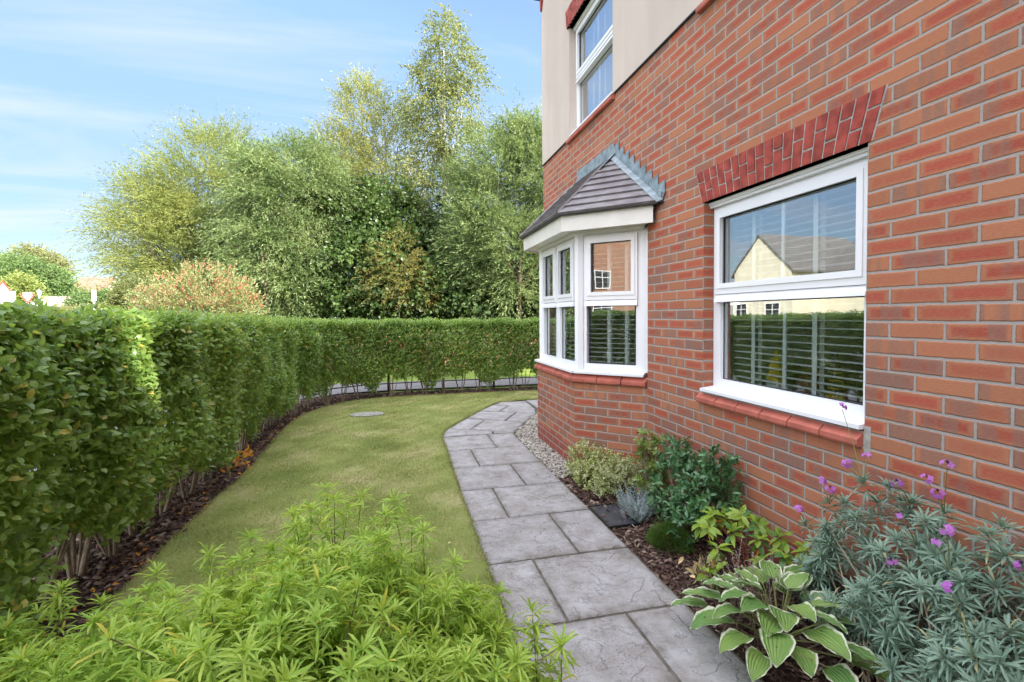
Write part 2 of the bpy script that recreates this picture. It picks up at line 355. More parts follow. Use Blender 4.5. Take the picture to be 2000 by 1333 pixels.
MAT['brownstem'] = plain('brown_stem', (.17, .13, .08), .8, .2)
MAT['privet'] = foliage('privet_leaf', (.12, .235, .05), (.34, .47, .12), (.54, .46, .10), .045, .48, .34, .6, 1.2)
MAT['choisya'] = foliage('narrow_leaf', (.21, .38, .05), (.47, .59, .115), (.64, .58, .10), .03, .45, .45, .35, 3.)
MAT['willow_y'] = foliage('yellow_green_willow', (.13, .18, .05), (.31, .34, .10), None, 0, .35, .55, .3, .9, .3)
MAT['willow_g'] = foliage('grey_green_willow', (.085, .145, .045), (.24, .31, .12), (.36, .40, .20), .05, .32, .5, .35, 1.1, .3)
MAT['alder'] = foliage('dark_broadleaf', (.04, .085, .02), (.12, .18, .05), None, 0, .25, .38, .45, .9, .4)
MAT['poplar_y'] = foliage('autumn_leaf', (.17, .21, .07), (.34, .35, .12), (.48, .38, .10), .06, .4, .5, .3, .9, .4)
MAT['birch'] = foliage('birch_leaf', (.12, .16, .05), (.27, .29, .11), (.40, .35, .12), .05, .35, .5, .35, 1., .4)
MAT['thicket'] = foliage('thicket_leaf', (.035, .070, .018), (.09, .15, .04), None, 0, .25, .45, .4, .8)
MAT['orange_shrub'] = foliage('bronze_leaf', (.13, .15, .04), (.27, .22, .06), None, 0, .35, .5, .3, 1.)
MAT['photinia'] = foliage('photinia_leaf', (.17, .23, .08), (.30, .34, .14), (.44, .16, .10), .10, .3, .4, .5, 1.5)
MAT['photred'] = foliage('photinia_tip', (.48, .12, .09), (.55, .28, .17), None, 0, .35, .4, .4, 1.5)
MAT['bushd'] = foliage('olive_bush_leaf', (.11, .14, .04), (.20, .22, .08), None, 0, .3, .5, .3, 1.)
MAT['conifer'] = foliage('far_green_leaf', (.09, .16, .05), (.18, .26, .09), None, 0, .3, .6, .3, .3)
MAT['farolive'] = foliage('far_olive_leaf', (.18, .20, .08), (.28, .28, .12), None, 0, .3, .6, .3, .3)
MAT['faryellow'] = foliage('far_yellow_leaf', (.20, .26, .07), (.32, .36, .11), None, 0, .3, .6, .3, .6)
MAT['ery'] = foliage('grey_green_leaf', (.12, .20, .145), (.27, .37, .28), (.40, .38, .20), .02, .22, .55, .3, 4.)
MAT['purple'] = foliage('purple_petal', (.36, .10, .42), (.55, .22, .60), None, 0, .3, .6, .2, 9.)
MAT['budd'] = plain('dark_bud', (.05, .02, .05), .7, .2)
MAT['skimmia'] = foliage('glossy_dark_leaf', (.045, .115, .045), (.10, .22, .08), None, 0, .2, .3, .5, 4.)
MAT['skimmia_t'] = foliage('fresh_leaf', (.14, .23, .05), (.24, .33, .08), (.25, .08, .05), .15, .3, .35, .5, 4.)
MAT['euon'] = foliage('variegated_leaf', (.20, .27, .05), (.36, .42, .13), (.62, .62, .34), .45, .3, .45, .4, 5.)
MAT['silver'] = foliage('silver_needle', (.26, .33, .34), (.42, .48, .48), None, 0, .15, .7, .2, 5.)
MAT['heath'] = foliage('fine_green_needle', (.06, .13, .02), (.13, .22, .045), (.30, .12, .04), .03, .2, .6, .2, 6.)
MAT['rhodo'] = foliage('lime_oval_leaf', (.16, .27, .035), (.33, .44, .06), (.08, .20, .05), .18, .35, .38, .45, 5.)
MAT['orange'] = foliage('orange_dead_leaf', (.55, .17, .025), (.70, .36, .05), None, 0, .35, .55, .3, 5.)
MAT['dry'] = plain('dry_leaf', (.48, .36, .18), .8, .2, .3, 30)
def hostam():
    m = M('hosta_leaf'); uv = m.n('ShaderNodeUVMap'); sp = m.n('ShaderNodeSeparateXYZ', {0: uv.outputs[0]}); g = m.n('ShaderNodeNewGeometry')
    r = g.outputs['Random Per Island']; t = m.math('ABSOLUTE', sp.outputs[1])
    jag = m.math('ADD', t, m.math('MULTIPLY', m.math('SUBTRACT', m.noise(34, 3, m.pos()), .5), .30))
    edge = m.step(jag, .80, .90); tip = m.step(sp.outputs[0], .93, 1.0); edge = m.math('MAXIMUM', edge, tip)
    gr = m.mix(r, (.13, .26, .07, 1), (.24, .36, .09, 1)); gr = m.mix(m.math('MULTIPLY', m.step(m.noise(9, 3, m.pos()), .4, .7), .5), gr, (.30, .40, .11, 1))
    yel = m.step(m.math('ADD', m.math('MULTIPLY', m.math('GREATER_THAN', r, .86), .6), m.noise(8, 2, m.pos())), .95, 1.1)
    gr = m.mix(yel, gr, (.62, .28, .03, 1))
    c = m.mix(edge, gr, (.66, .68, .50, 1))
    hole = m.step(m.noise(30, 2, m.pos()), .70, .72); c = m.mix(hole, c, (.07, .05, .02, 1))
    v = m.math('SINE', m.math('MULTIPLY', sp.outputs[1], 26.))
    b = m.bsdf(c, .42, .4, m.bump(v, .5, .004)); tr = m.n('ShaderNodeBsdfTranslucent', {0: c})
    ms = m.n('ShaderNodeMixShader', {0: .25}); m.t.links.new(b.outputs[0], ms.inputs[1]); m.t.links.new(tr.outputs[0], ms.inputs[2]); m.t.links.new(ms.outputs[0], m.o.inputs[0]); return m.m
MAT['hosta'] = hostam()
def spotm(name, c, rough=.5): return plain(name, c, rough, .4, .05)
MAT['signred'] = spotm('sign_red', (.60, .05, .04)); MAT['signwhite'] = spotm('sign_white', (.80, .80, .80)); MAT['yellow'] = spotm('yellow_plastic', (.75, .50, .03)); MAT['toyblack'] = spotm('black_plastic', (.02, .02, .02))
MAT['potred'] = spotm('red_pot', (.30, .07, .05)); MAT['lime'] = spotm('lime_plastic', (.35, .65, .04)); MAT['lampgreen'] = spotm('pale_green_metal', (.45, .62, .58))
MAT['concrete'] = plain('mossy_concrete', (.26, .25, .22), .9, .1, .3, 20, .6)

# ================================================================== HOUSE
WX, Y0, Y1 = 2.158, -.78, 6.885          # wall plane, near and far ends
UY = 3.735                                # brick module origin
s2 = 2**-.5
house = thing('brick_house', (WX, 3, 0), 'red brick and beige rendered house with white windows and a small bay', 'house')
def wallrects(mb, y0, y1, z0, z1, holes, X=WX, depth=.085):
    ys = sorted({y0, y1} | {h[0] for h in holes} | {h[1] for h in holes}); zs = sorted({z0, z1} | {h[2] for h in holes} | {h[3] for h in holes})
    ys = [y for y in ys if y0 <= y <= y1]; zs = [z for z in zs if z0 <= z <= z1]
    for a, b in zip(ys, ys[1:]):
        for c, d in zip(zs, zs[1:]):
            ym, zm = (a+b)/2, (c+d)/2
            if any(h[0] < ym < h[1] and h[2] < zm < h[3] for h in holes): continue
            mb.poly([(X, b, c), (X, a, c), (X, a, d), (X, b, d)], [(UY-b, c), (UY-a, c), (UY-a, d), (UY-b, d)])
    for h in holes:
        c, d = max(h[2], z0), min(h[3], z1)
        if d <= c: continue
        a, b = h[0], h[1]
        mb.poly([(X, b, c), (X, b, d), (X+depth, b, d), (X+depth, b, c)], [(UY-b, c), (UY-b, d), (UY-b-depth, d), (UY-b-depth, c)])
        mb.poly([(X, a, d), (X, a, c), (X+depth, a, c), (X+depth, a, d)], [(UY-a, d), (UY-a, c), (UY-a+depth, c), (UY-a+depth, d)])
        if h[3] <= z1: mb.poly([(X, a, d), (X, b, d), (X+depth, b, d), (X+depth, a, d)], [(0, .01)]*4)
        if h[2] >= z0: mb.poly([(X, b, c), (X, a, c), (X+depth, a, c), (X+depth, b, c)], [(0, .01)]*4)
W1 = (1.8225, 3.06, .90, 2.262); W2 = (4.5225, 5.76, 3.675, 5.03); W3 = (1.8225, 3.06, 3.675, 5.03)
BY = (3.8475, 6.065)                      # bay opening on the wall
bayhole = (BY[0], BY[1], -.2, 2.40)
mb = MB(); wallrects(mb, Y0, Y1, -.2, 3.675, [W1, bayhole])
# far end wall and near end wall, brick
for y, s in ((Y1, 1), (Y0, -1)):
    q = [(WX, y, -.2), (7.4, y, -.2), (7.4, y, 6.2), (WX, y, 6.2)]
    if s > 0: q = q[::-1]
    mb.poly(q, [(p[0], p[2]) for p in q])
q = [(7.4, Y0, -.2), (7.4, Y1, -.2), (7.4, Y1, 6.2), (7.4, Y0, 6.2)]; mb.poly(q, [(p[1], p[2]) for p in q])
mb.build('brick_wall', MAT['brick'], house)
mb = MB(); wallrects(mb, Y0, Y1, 3.675, 6.2, [W2, W3], WX-.012, .097)
mb.poly([(WX-.012, Y1, 3.675), (WX-.012, Y0, 3.675), (WX+.01, Y0, 3.675), (WX+.01, Y1, 3.675)])
mb.poly([(WX-.012, Y1+.012, 3.675), (WX-.012, Y1+.012, 6.2), (WX+1.2, Y1+.012, 6.2), (WX+1.2, Y1+.012, 3.675)][::-1])
mb.poly([(WX-.012, Y1, 3.675), (WX-.012, Y1+.012, 3.675), (WX-.012, Y1+.012, 6.2), (WX-.012, Y1, 6.2)])
ym = (Y0+Y1)/2
mb.poly([(WX-.012, Y1, 6.2), (WX-.012, Y0, 6.2), (WX-.012, ym, 9.3)])
mb.build('render_wall', MAT['render'], house)
mb = MB(); wr = WX-.014
for y0, y1 in ((Y0, Y1),): mb.box(((wr, y1, 0), (0, -1), (-1, 0)), (-.012, 3.662, -.012), (y1-y0, 3.675, .004))
mb.build('render_bead', MAT['gasket'], house)
# roof with gable over this wall, gutter and kneeler at the corner
mb = MB()
for a, b, c, d in (((2.08, Y0-.25, 6.16), (7.6, Y0-.25, 6.16), (7.6, ym, 9.45), (2.08, ym, 9.45)), ((7.6, Y1+.22, 6.20), (2.08, Y1+.22, 6.20), (2.08, ym, 9.45), (7.6, ym, 9.45))):
    mb.prism([Vector(a), Vector(b), Vector(c), Vector(d)], (0, 0, .12))
mb.build('roof', MAT['roof_grey'], house)
mb = MB(); mb.poly([(7.4, Y0, 6.2), (7.4, Y1, 6.2), (7.4, ym, 9.3)], [(0, 6.2), (8, 6.2), (4, 9.3)]); mb.build('gable_end', MAT['brick'], house)
mb = MB(); pts = [Vector((WX-.04, Y1-.002, 5.90)), Vector((WX-.04, Y1-.06, 6.02)), Vector((WX-.04, Y1-.085, 6.16)), Vector((WX-.04, Y1-.13, 6.35)), Vector((WX-.04, Y1+.03, 6.35)), Vector((WX-.04, Y1+.02, 6.05))]
mb.prism(pts, (.06, 0, 0)); mb.build('corbel', MAT['arch'], house)
mb = MB(); g = [(0, 0), (.02, -.05), (.06, -.07), (.10, -.05), (.12, 0)]
mb.prism([Vector((WX-.1, Y1+.04+a, 6.22+b)) for a, b in g], (5.2, 0, 0)); mb.build('gutter', MAT['black'], house, smooth=False)

FW = ((WX+.083, UY, 0), (0, -1), (-1, 0))       # frame plane of the flat windows: u = UY - y
def fr_at(p, u, n, off): return ((p[0]-n[0]*off, p[1]-n[1]*off, 0), u, n)
def window(fr, u0, u1, z0, lights, mull=None, bar=True, head=True, sill_n=(.095, .005), stile=.075, sillx=(0, 0), top=1.36, label=None):
    """one uPVC window: outer frame, top-hung sashes over fixed panes; lights = list of (ua, ub)"""
    zt = z0+top
    f = MB()
    def rect(mb, a, b, c, d, wl, wr, wb, wt, n0, n1):
        mb.box(fr, (a, c, n0), (a+wl, d, n1)); mb.box(fr, (b-wr, c, n0), (b, d, n1))
        mb.box(fr, (a+wl, c, n0), (b-wr, c+wb, n1)); mb.box(fr, (a+wl, d-wt, n0), (b-wr, d, n1))
    rect(f, u0, u1, z0+.045, zt-.04, stile, stile, .058, .05, -.06, 0)
    n = len(lights)
    for i in range(n-1):
        f.box(fr, (lights[i][1], z0+.103, -.06), (lights[i+1][0], zt-.09, -.0015))
    for a, b in lights:
        f.box(fr, (a, z0+.648, -.06), (b, z0+.70, -.002))
    if head:
        f.box(fr, (u0-.004, zt-.04, -.06), (u1+.004, zt-.004, .03)); f.box(fr, (u0-.004, zt-.022, .0302), (u1+.004, zt-.004, .042))
    w_ = f.build('window', MAT['upvc'], house, bevel=.004, label=label)
    sd = MB(); gs = MB(); gl = MB(); sb = MB(); dr = MB()
    for a, b in lights:
        lo, ro = a-.03, b+.03; zb, zz = z0+.703, zt-.062
        # opening sash stands proud of the frame, chamfered drip on its foot
        rect(sd, lo, ro, zb, zz, .052, .052, .07, .06, .001, .022)
        rect(sd, lo+.022, ro-.022, zb+.04, zz-.03, .034, .034, .034, .034, .0222, .030)
        dr.prism([Vector((fr[0][0]+fr[1][0]*lo+fr[2][0]*k, fr[0][1]+fr[1][1]*lo+fr[2][1]*k, z)) for k, z in ((.001, zb-.002), (.001, zb-.055), (.034, zb-.055), (.030, zb-.035), (.012, zb-.002))], (fr[1][0]*(ro-lo), fr[1][1]*(ro-lo), 0))
        for (pa, pb, pc, pd, gn) in ((lo+.052, ro-.052, zb+.07, zz-.06, -.012), (a, b, z0+.103, z0+.648, -.028)):
            t = .006
            rect(gs, pa-.001, pb+.001, pc-.001, pd+.001, t, t, t, t, gn-.004, gn+.003)
            gl.box(fr, (pa, pc, gn-.004), (pb, pd, gn-.0005))
            if bar:
                for k in range(1, bar+1):
                    um = pa+(pb-pa)*k/(bar+1); sb.box(fr, (um-.011, pc, gn-.018), (um+.011, pd, gn-.008))
    sd.build('sash', MAT['upvc'], w_, bevel=.003); dr.build('drip_moulding', MAT['upvc'], w_)
    gs.build('gasket', MAT['gasket'], w_); gl.build('pane', MAT['glass'], w_)
    if sb.v: sb.build('glazing_bar', MAT['bar'], w_)
    si = MB(); o, u, nn = fr
    pr = [(-.06, z0+.014), (sill_n[1], z0+.014), (sill_n[0]-.012, z0+.012), (sill_n[0], z0+.012), (sill_n[0], z0+.032), (.004, z0+.046), (-.06, z0+.046)]
    a, b = u0-sillx[0], u1+sillx[1]
    si.prism([Vector((o[0]+u[0]*a+nn[0]*k, o[1]+u[1]*a+nn[1]*k, z)) for k, z in pr], (u[0]*(b-a), u[1]*(b-a), 0))
    si.build('sill', MAT['upvc'], w_)
    return w_
def uy(y): return UY-y
window(FW, uy(3.056), uy(1.8265), .90, [(uy(2.982), uy(1.90))], sill_n=(.112, .005), label='big white window beside the bay')
window(FW, uy(5.756), uy(4.5265), 3.675, [(uy(5.682), uy(4.60))], sill_n=(.098, .005), label='white upstairs window above the bay')
window(FW, uy(3.056), uy(1.8265), 3.675, [(uy(2.982), uy(1.90))], sill_n=(.098, .005), label='white upstairs window at the top edge')

# tiled sills
def tilesill(pts, z0, z1, tl=.225, name='tile_sill'):
    """pts: list of (origin, u, n, length)"""
    mb = MB()
    for (o, u, n, ln, e0, e1) in pts:
        k = max(1, round(ln/tl)); w_ = ln/k
        for i in range(k):
            a, b = i*w_+(.004 if i else 0), (i+1)*w_-(.004 if i < k-1 else 0)
            j = random.uniform(-.0015, .0015)
            pr = [(-.09, z0), (.028+j, z0), (.034+j, z0+.012), (.034+j, z0+.036), (.022+j, z0+.045), (-.012, z1+j-.002), (-.09, z1+j)]
            A = []; B = []
            for kk, z in pr:
                aa = a-(e0*kk if i == 0 else 0); bb = b+(e1*kk if i == k-1 else 0)
                A.append(Vector((o[0]+u[0]*aa+n[0]*kk, o[1]+u[1]*aa+n[1]*kk, z))); B.append(Vector((o[0]+u[0]*bb+n[0]*kk, o[1]+u[1]*bb+n[1]*kk, z)))
            mb.poly(A); mb.poly(B[::-1])
            for q in range(len(A)): q2 = (q+1) % len(A); mb.poly([A[q2], A[q], B[q], B[q2]])
    return mb.build(name, MAT['tile'], house, bevel=.003)
tilesill([((WX, 3.10, 0), (0, -1), (-1, 0), 1.27, 0, 0)], .826, .905)
tilesill([((WX-.012, 5.80, 0), (0, -1), (-1, 0), 1.31, 0, 0)], 3.61, 3.682)
tilesill([((WX-.012, 3.10, 0), (0, -1), (-1, 0), 1.31, 0, 0)], 3.61, 3.682)
mb = MB()                              # mortar filling behind the sloping sill
mb.wbox((WX-.002, 1.79, .80), (WX+.06, 1.8225, .93)); mb.build('mortar_fill', MAT['mortar'], house)

# brick arches
def arch(ya, yb, z0, z1, spl, X, cols, name='brick_arch'):
    mb = MB(); mo = MB()
    def pt(t, h): # t 0..1 across (far->near), h 0..1 up
        ybot = ya+(yb-ya)*t; d = spl*(2*t-1)*(-1)
        return Vector((X, ybot+d*h, z0+(z1-z0)*h))
    def q(t0, t1, h0, h1, pr):
        P = [pt(t0, h0), pt(t1, h0), pt(t1, h1), pt(t0, h1)]
        return [Vector((X-pr, p.y, p.z)) for p in P]
    mo.prism(q(-.004, 1.004, 0, 1, .0015), (.10, 0, 0))
    gw = .0052/abs(yb-ya)
    for i in range(cols):
        t0, t1 = i/cols+gw, (i+1)/cols-gw
        sp = .66 if i % 2 == 0 else .34
        for h0, h1 in ((.0, sp-.026), (sp+.026, 1.)):
            pr = random.uniform(.004, .008); A = q(t0, t1, h0, h1, pr)
            mb.prism(A, (.07, 0, 0))
    mo.build('arch_mortar', MAT['mortar'], house); mb.build(name, MAT['arch'], house, bevel=.003)
arch(3.075, 1.803, 2.262, 2.487, .068, WX, 19)
arch(5.79, 4.50, 5.03, 5.255, .05, WX-.03, 18)
arch(3.09, 1.80, 5.03, 5.255, .05, WX-.03, 18)

# ---------------- bay
B0 = Vector((WX, 3.8475)); B1 = Vector((WX-.495, 4.3425)); B2 = Vector((WX-.495, 5.57)); B3 = Vector((WX, 6.065))
uN, nN = (s2, -s2), (-s2, -s2); uF, nF = (0, -1), (-1, 0); uR, nR = (-s2, -s2), (-s2, s2)
mb = MB()
for (p, u, ln, uo) in ((B1, uN, .70, .0075), (B2, uF, 1.2275, -.0025), (B3, uR, .70, .0075)):
    q = [(p.x, p.y, -.2), (p.x+u[0]*ln, p.y+u[1]*ln, -.2), (p.x+u[0]*ln, p.y+u[1]*ln, .835), (p.x, p.y, .835)]
    mb.poly(q, [(uo, -.2), (uo+ln, -.2), (uo+ln, .835), (uo, .835)])
mb.poly([(B0.x, B0.y, .835), (B3.x, B3.y, .835), (B2.x, B2.y, .835), (B1.x, B1.y, .835)])
mb.build('bay_wall', MAT['brick'], house)
tn = math.tan(radians(22.5))
tilesill([((B1.x, B1.y, 0), uN, nN, .70, tn, -.4), ((B2.x, B2.y, 0), uF, nF, 1.2275, tn, tn), ((B3.x, B3.y, 0), uR, nR, .70, -.4, tn)], .826, .905)
OFF = .05
def bfr(p, u, n): return ((p.x-n[0]*OFF, p.y-n[1]*OFF, 0), u, n)
fN, fF, fR = bfr(B1, uN, nN), bfr(B2, uF, nF), bfr(B3, uR, nR)
window(fN, .035, .652, .90, [(.132, .568)], bar=False, stile=.07, sill_n=(.085, .005), sillx=(.028, .018), label='near angled window of the bay')
window(fF, .022, 1.205, .90, [(.14, .55), (.675, 1.09)], bar=False, stile=.07, sill_n=(.085, .005), sillx=(.035, .035), label='front window of the bay with two top sashes')
window(fR, .045, .665, .90, [(.132, .568)], bar=False, stile=.07, sill_n=(.085, .005), sillx=(.018, .028))
for c in (B1, B2):
    mb = MB()
    d = Vector((B1.x+.075, B1.y+.03)) if c is B1 else Vector((B2.x+.075, B2.y-.03))
    mb.lathe((d.x, d.y, 0), [(.0, .946), (.058, .946), (.058, 2.225), (0, 2.225)], 8)
    mb.build('corner_post', MAT['upvc'], house)
mb = MB(); mb.box(fN, (.652, .94, -.06), (.70, 2.24, -.002)); mb.build('edge_strip', MAT['upvc'], house)
# fascia, soffit
def offpoly(d, cut=0):
    """bay outline offset outwards by d; ends cut short of the wall"""
    k = d*tn
    a = Vector((B1.x-d, B1.y-k)); b = Vector((B2.x-d, B2.y+k))
    ea = Vector((WX-cut, 0)); ea.y = a.y-(ea.x-a.x); eb = Vector((WX-cut, 0)); eb.y = b.y+(eb.x-b.x)
    return [ea, a, b, eb]
def band(name, d0, d1, z0, z1, mat, cut=(.0, .0), **k):
    o, i = offpoly(d0, cut[0]), offpoly(d1, cut[1]); mb = MB()
    for a in range(3):
        b = a+1
        mb.poly([(*o[b], z0), (*o[a], z0), (*o[a], z1), (*o[b], z1)]); mb.poly([(*i[a], z0), (*i[b], z0), (*i[b], z1), (*i[a], z1)])
        mb.poly([(*o[a], z1), (*i[a], z1), (*i[b], z1), (*o[b], z1)][::-1]); mb.poly([(*o[a], z0), (*i[a], z0), (*i[b], z0), (*o[b], z0)])
    mb.poly([(*o[0], z0), (*i[0], z0), (*i[0], z1), (*o[0], z1)]); mb.poly([(*o[3], z0), (*i[3], z0), (*i[3], z1), (*o[3], z1)][::-1])
    return mb.build(name, mat, house, **k)
band('fascia', .15, .128, 2.238, 2.385, MAT['fascia'], (.045, .045), bevel=.003)
band('soffit', .128, -.06, 2.252, 2.262, MAT['fascia'], (.04, .0))
band('head_trim', .0, -.03, 2.226, 2.252, MAT['upvc'], (.02, .0))
o = offpoly(.10); mb = MB(); mb.poly([(*p, 2.37) for p in o][::-1]); mb.build('bay_ceiling', MAT['roomwall'], house)
# hipped roof of overlapping slate courses
HP0 = Vector((B1.x-.19, B1.y-.19*tn, 2.392)); HP1 = Vector((B2.x-.19, B2.y+.19*tn, 2.392))
E0 = Vector((WX-.005, HP0.y-(WX-.005-HP0.x), 2.392)); E1 = Vector((WX-.005, HP1.y+(WX-.005-HP1.x), 2.392))
A0 = Vector((WX-.005, 4.52, 3.06)); A1 = Vector((WX-.005, 5.39, 3.06))
mb = MB(); n = 9
for (l0, r0_, l1, r1_) in ((HP0, E0, A0, A0), (HP1, HP0, A1, A0), (E1, HP1, A1, A1)):
    nn = (r0_-l0).cross(l1-l0).normalized()
    nn = nn if nn.z > 0 else -nn
    for k in range(n):
        t0, t1 = k/n, min(1., (k+1.0)/n)
        a, b = l0.lerp(l1, t0), r0_.lerp(r1_, t0); c, d = r0_.lerp(r1_, t1), l0.lerp(l1, t1)
        up0, up1 = nn*.022, nn*.004
        j = Vector((0, 0, random.uniform(-.001, .001)))
        mb.poly([a+up0+j, b+up0+j, c+up1, d+up1]); mb.poly([a-nn*.004, b-nn*.004, b+up0+j, a+up0+j])
roof = mb.build('bay_roof', MAT['slate'], house)
# hip tiles
for a, b in ((HP0, A0), (HP1, A1)):
    mb = MB()
    mb.tube([a+Vector((-.0, 0, .015)), a.lerp(b, .5)+Vector((0, 0, .018)), a.lerp(b, .80)+Vector((0, 0, .018))], .016, 5)
    mb.build('hip_ridge', MAT['slate'], roof)
mb = MB()
for a, b in ((HP0, E0), (HP1, HP0), (E1, HP1)): mb.prism([a+Vector((0, 0, .0)), b+Vector((0, 0, .0)), b+Vector((0, 0, -.012)), a+Vector((0, 0, -.012))], Vector((.05, 0, 0)))
mb.build('eaves_underlay', MAT['gasket'], roof)
# lead flashing: apron strips, upstand and steps cut into the joints
mb = MB(); th = .004
def strip(a, b, c, d): mb.prism([a, b, c, d], Vector((-.003, 0, .003)))
dv_ = (A0-E0).normalized(); nf = (E0-HP0).cross(A0-HP0).normalized(); nf = nf if nf.z > 0 else -nf
nin = nf.cross(dv_); nin = nin if nin.x < 0 else -nin
strip(E0+nf*.018, A0+nf*.018, A0+nin*.055+nf*.018-dv_*.04, E0+nin*.055+nf*.018)
hd = (A0-HP0).normalized()
for hp, ap, sg in ((HP0, A0, 1), (HP1, A1, -1)):       # lead rolls near the top of the hips
    q = hp.lerp(ap, .72); mb.prism([q+Vector((0, -.035, .014)), ap+Vector((0, -.05, .016)), ap+Vector((0, .05, .016)), q+Vector((0, .035, .014))], (0, 0, .006))
Xf = WX-.006
def wp(y, z, x=Xf): return Vector((x, y, z))
E0f = Vector((Xf, 3.60, 2.40)); A0f = Vector((Xf, 4.53, 3.07))
m_ = (A0f.z-E0f.z)/(A0f.y-E0f.y); per = Vector((0, -m_, 1)).normalized()*.085
mb.prism([E0f, A0f, A0f+Vector((0, .0, .105)), E0f+per], (-.006, 0, 0))
fold = lambda y: E0f.z+(y-E0f.y)*m_+.095
z = 2.55
k = 0
while z < 3.2:                           # each step: level top edge, upright near edge, foot on the fold line
    y0_ = E0f.y+(z-.075-E0f.z-.095)/m_   # near edge where the fold meets the joint below
    yk = y0_
    y2_ = E0f.y+(min(z, 3.175)-E0f.z-.095)/m_
    mb.prism([wp(yk-.012, fold(yk)-.02), wp(yk-.012, z+.012), wp(y2_+.0, z-.012), wp(y2_, fold(y2_)-.03)], (-.0035, 0, 0))
    z += .075; k += 1
mb.prism([wp(4.50, 3.04), wp(4.50, 3.185), wp(5.50, 3.185), wp(5.50, 3.04)], (-.004, 0, 0))
mb.prism([wp(4.49, 3.055, Xf-.004), wp(5.42, 3.055, Xf-.004), Vector((A1.x-.075, 5.40, 2.995)), Vector((A0.x-.075, 4.50, 2.995))], (0, 0, .008))
mb.prism([wp(5.50, 3.04), wp(5.50, 3.12), wp(5.62, 3.03), wp(5.70, 2.95), wp(5.62, 2.90)], (-.004, 0, 0))
mb.prism([wp(3.595, 2.39), wp(3.585, 2.47), wp(3.63, 2.50), wp(3.64, 2.42)], (-.02, 0, 0))
mb.build('lead_flashing', MAT['lead'], roof)

# ---------------- rooms behind the glass
mb = MB()
def roombox(x0, y0, z0, x1, y1, z1):
    P = [(x0,y0,z0),(x1,y0,z0),(x1,y1,z0),(x0,y1,z0),(x0,y0,z1),(x1,y0,z1),(x1,y1,z1),(x0,y1,z1)]
    for f in ((1,2,6,5),(2,3,7,6),(0,1,5,4),(4,5,6,7)): mb.poly([P[i] for i in f])
    return P
roombox(WX+.10, -.9, 0, 6.2, 3.45, 2.5); roombox(WX+.10, 3.5, 0, 6.2, 6.7, 2.5); roombox(WX+.10, -.9, 2.75, 6.2, 3.45, 5.6); roombox(WX+.10, 3.5, 2.75, 6.2, 6.7, 5.6)
x = WX+.11
for (y0, y1, z0, z1, h) in ((-.9, 3.45, 0, 2.5, (1.84, 3.04, .93, 2.24)), (-.9, 3.45, 2.75, 5.6, (1.84, 3.04, 3.70, 5.01)), (3.5, 6.7, 2.75, 5.6, (4.54, 5.74, 3.70, 5.01)), (3.5, 6.7, 0, 2.5, (3.86, 6.05, .0, 2.37))):
    for q in ((y0, h[0], z0, z1), (h[1], y1, z0, z1), (h[0], h[1], z0, h[2]), (h[0], h[1], h[3], z1)):
        if q[1] > q[0] and q[3] > q[2]: mb.poly([(x, q[0], q[2]), (x, q[1], q[2]), (x, q[1], q[3]), (x, q[0], q[3])])
mb.build('interior_wall', MAT['roomwall'], house)
mb = MB(); mb.poly([(WX+.1, -.9, .12), (6.2, -.9, .12), (6.2, 3.45, .12), (WX+.1, 3.45, .12)]); mb.poly([(WX+.1, 3.5, .12), (6.2, 3.5, .12), (6.2, 6.7, .12), (WX+.1, 6.7, .12)])
mb.poly([(WX+.1, -.9, 2.8), (6.2, -.9, 2.8), (6.2, 6.7, 2.8), (WX+.1, 6.7, 2.8)]); mb.build('interior_floor', MAT['roomfloor'], house)
mb = MB(); mb.wbox((WX+.105, 1.84, .90), (WX+.34, 3.04, .935)); mb.build('window_board', MAT['upvc'], house)

def blind(fr, u0, u1, z0, z1, tapes, label, dn=-.13, tilt=-.01, group='venetian blinds behind the windows'):
    o, u, n = fr
    t = thing('venetian_blind', (o[0]+u[0]*u0, o[1]+u[1]*u0, z0), label, 'window blind', group)
    mb = MB(); z = z0+.03; cnt = 0
    while z < z1-.05:
        a, b = .025*cos(tilt), .025*sin(tilt); jz = random.uniform(-.001, .001)
        P = []
        for uu in (u0, u1):
            for kk, zz in ((-a, z-b), (0, z+.003), (a, z+b), (a, z+b+.0028), (0, z+.0062), (-a, z-b+.0028)):
                P.append(Vector((o[0]+u[0]*uu+n[0]*(dn+kk), o[1]+u[1]*uu+n[1]*(dn+kk), zz+jz)))
        m6 = 6
        for i in range(6): j = (i+1) % 6; mb.poly([P[i], P[j], P[j+6], P[i+6]])
        mb.poly(P[:6]); mb.poly(P[6:][::-1]); z += .0445; cnt += 1
    mb.build('slats', MAT['blind'], t)
    mb = MB(); mb.box(fr, (u0, z1-.05, dn-.03), (u1, z1, dn+.03)); mb.build('head_rail', MAT['blind'], t)
    mb = MB()
    for a in tapes:
        mb.box(fr, (a-.016, z0+.01, dn+.0262), (a+.016, z1-.051, dn+.0272)); mb.box(fr, (a-.016, z0+.01, dn-.0272), (a+.016, z1-.051, dn-.0262))
    mb.build('ladder_tape', MAT['blind'], t)
    return t
blind(FW, uy(2.97), uy(1.86), .945, 2.20, (uy(2.78), uy(2.29), uy(1.935)), 'white slatted blind behind the big window beside the bay')
blind(FW, uy(5.70), uy(4.58), 3.72, 4.98, (uy(5.45), uy(5.13), uy(4.75)), 'white slatted blind in the upstairs window above the bay')
blind(fN, .10, .60, .94, 2.20, (.30, .47), 'white slatted blind in the near angled pane of the bay', dn=-.10)
blind(fF, .13, 1.10, .94, 2.20, (.30, .60, .95), 'white slatted blind in the front window of the bay', dn=-.10)
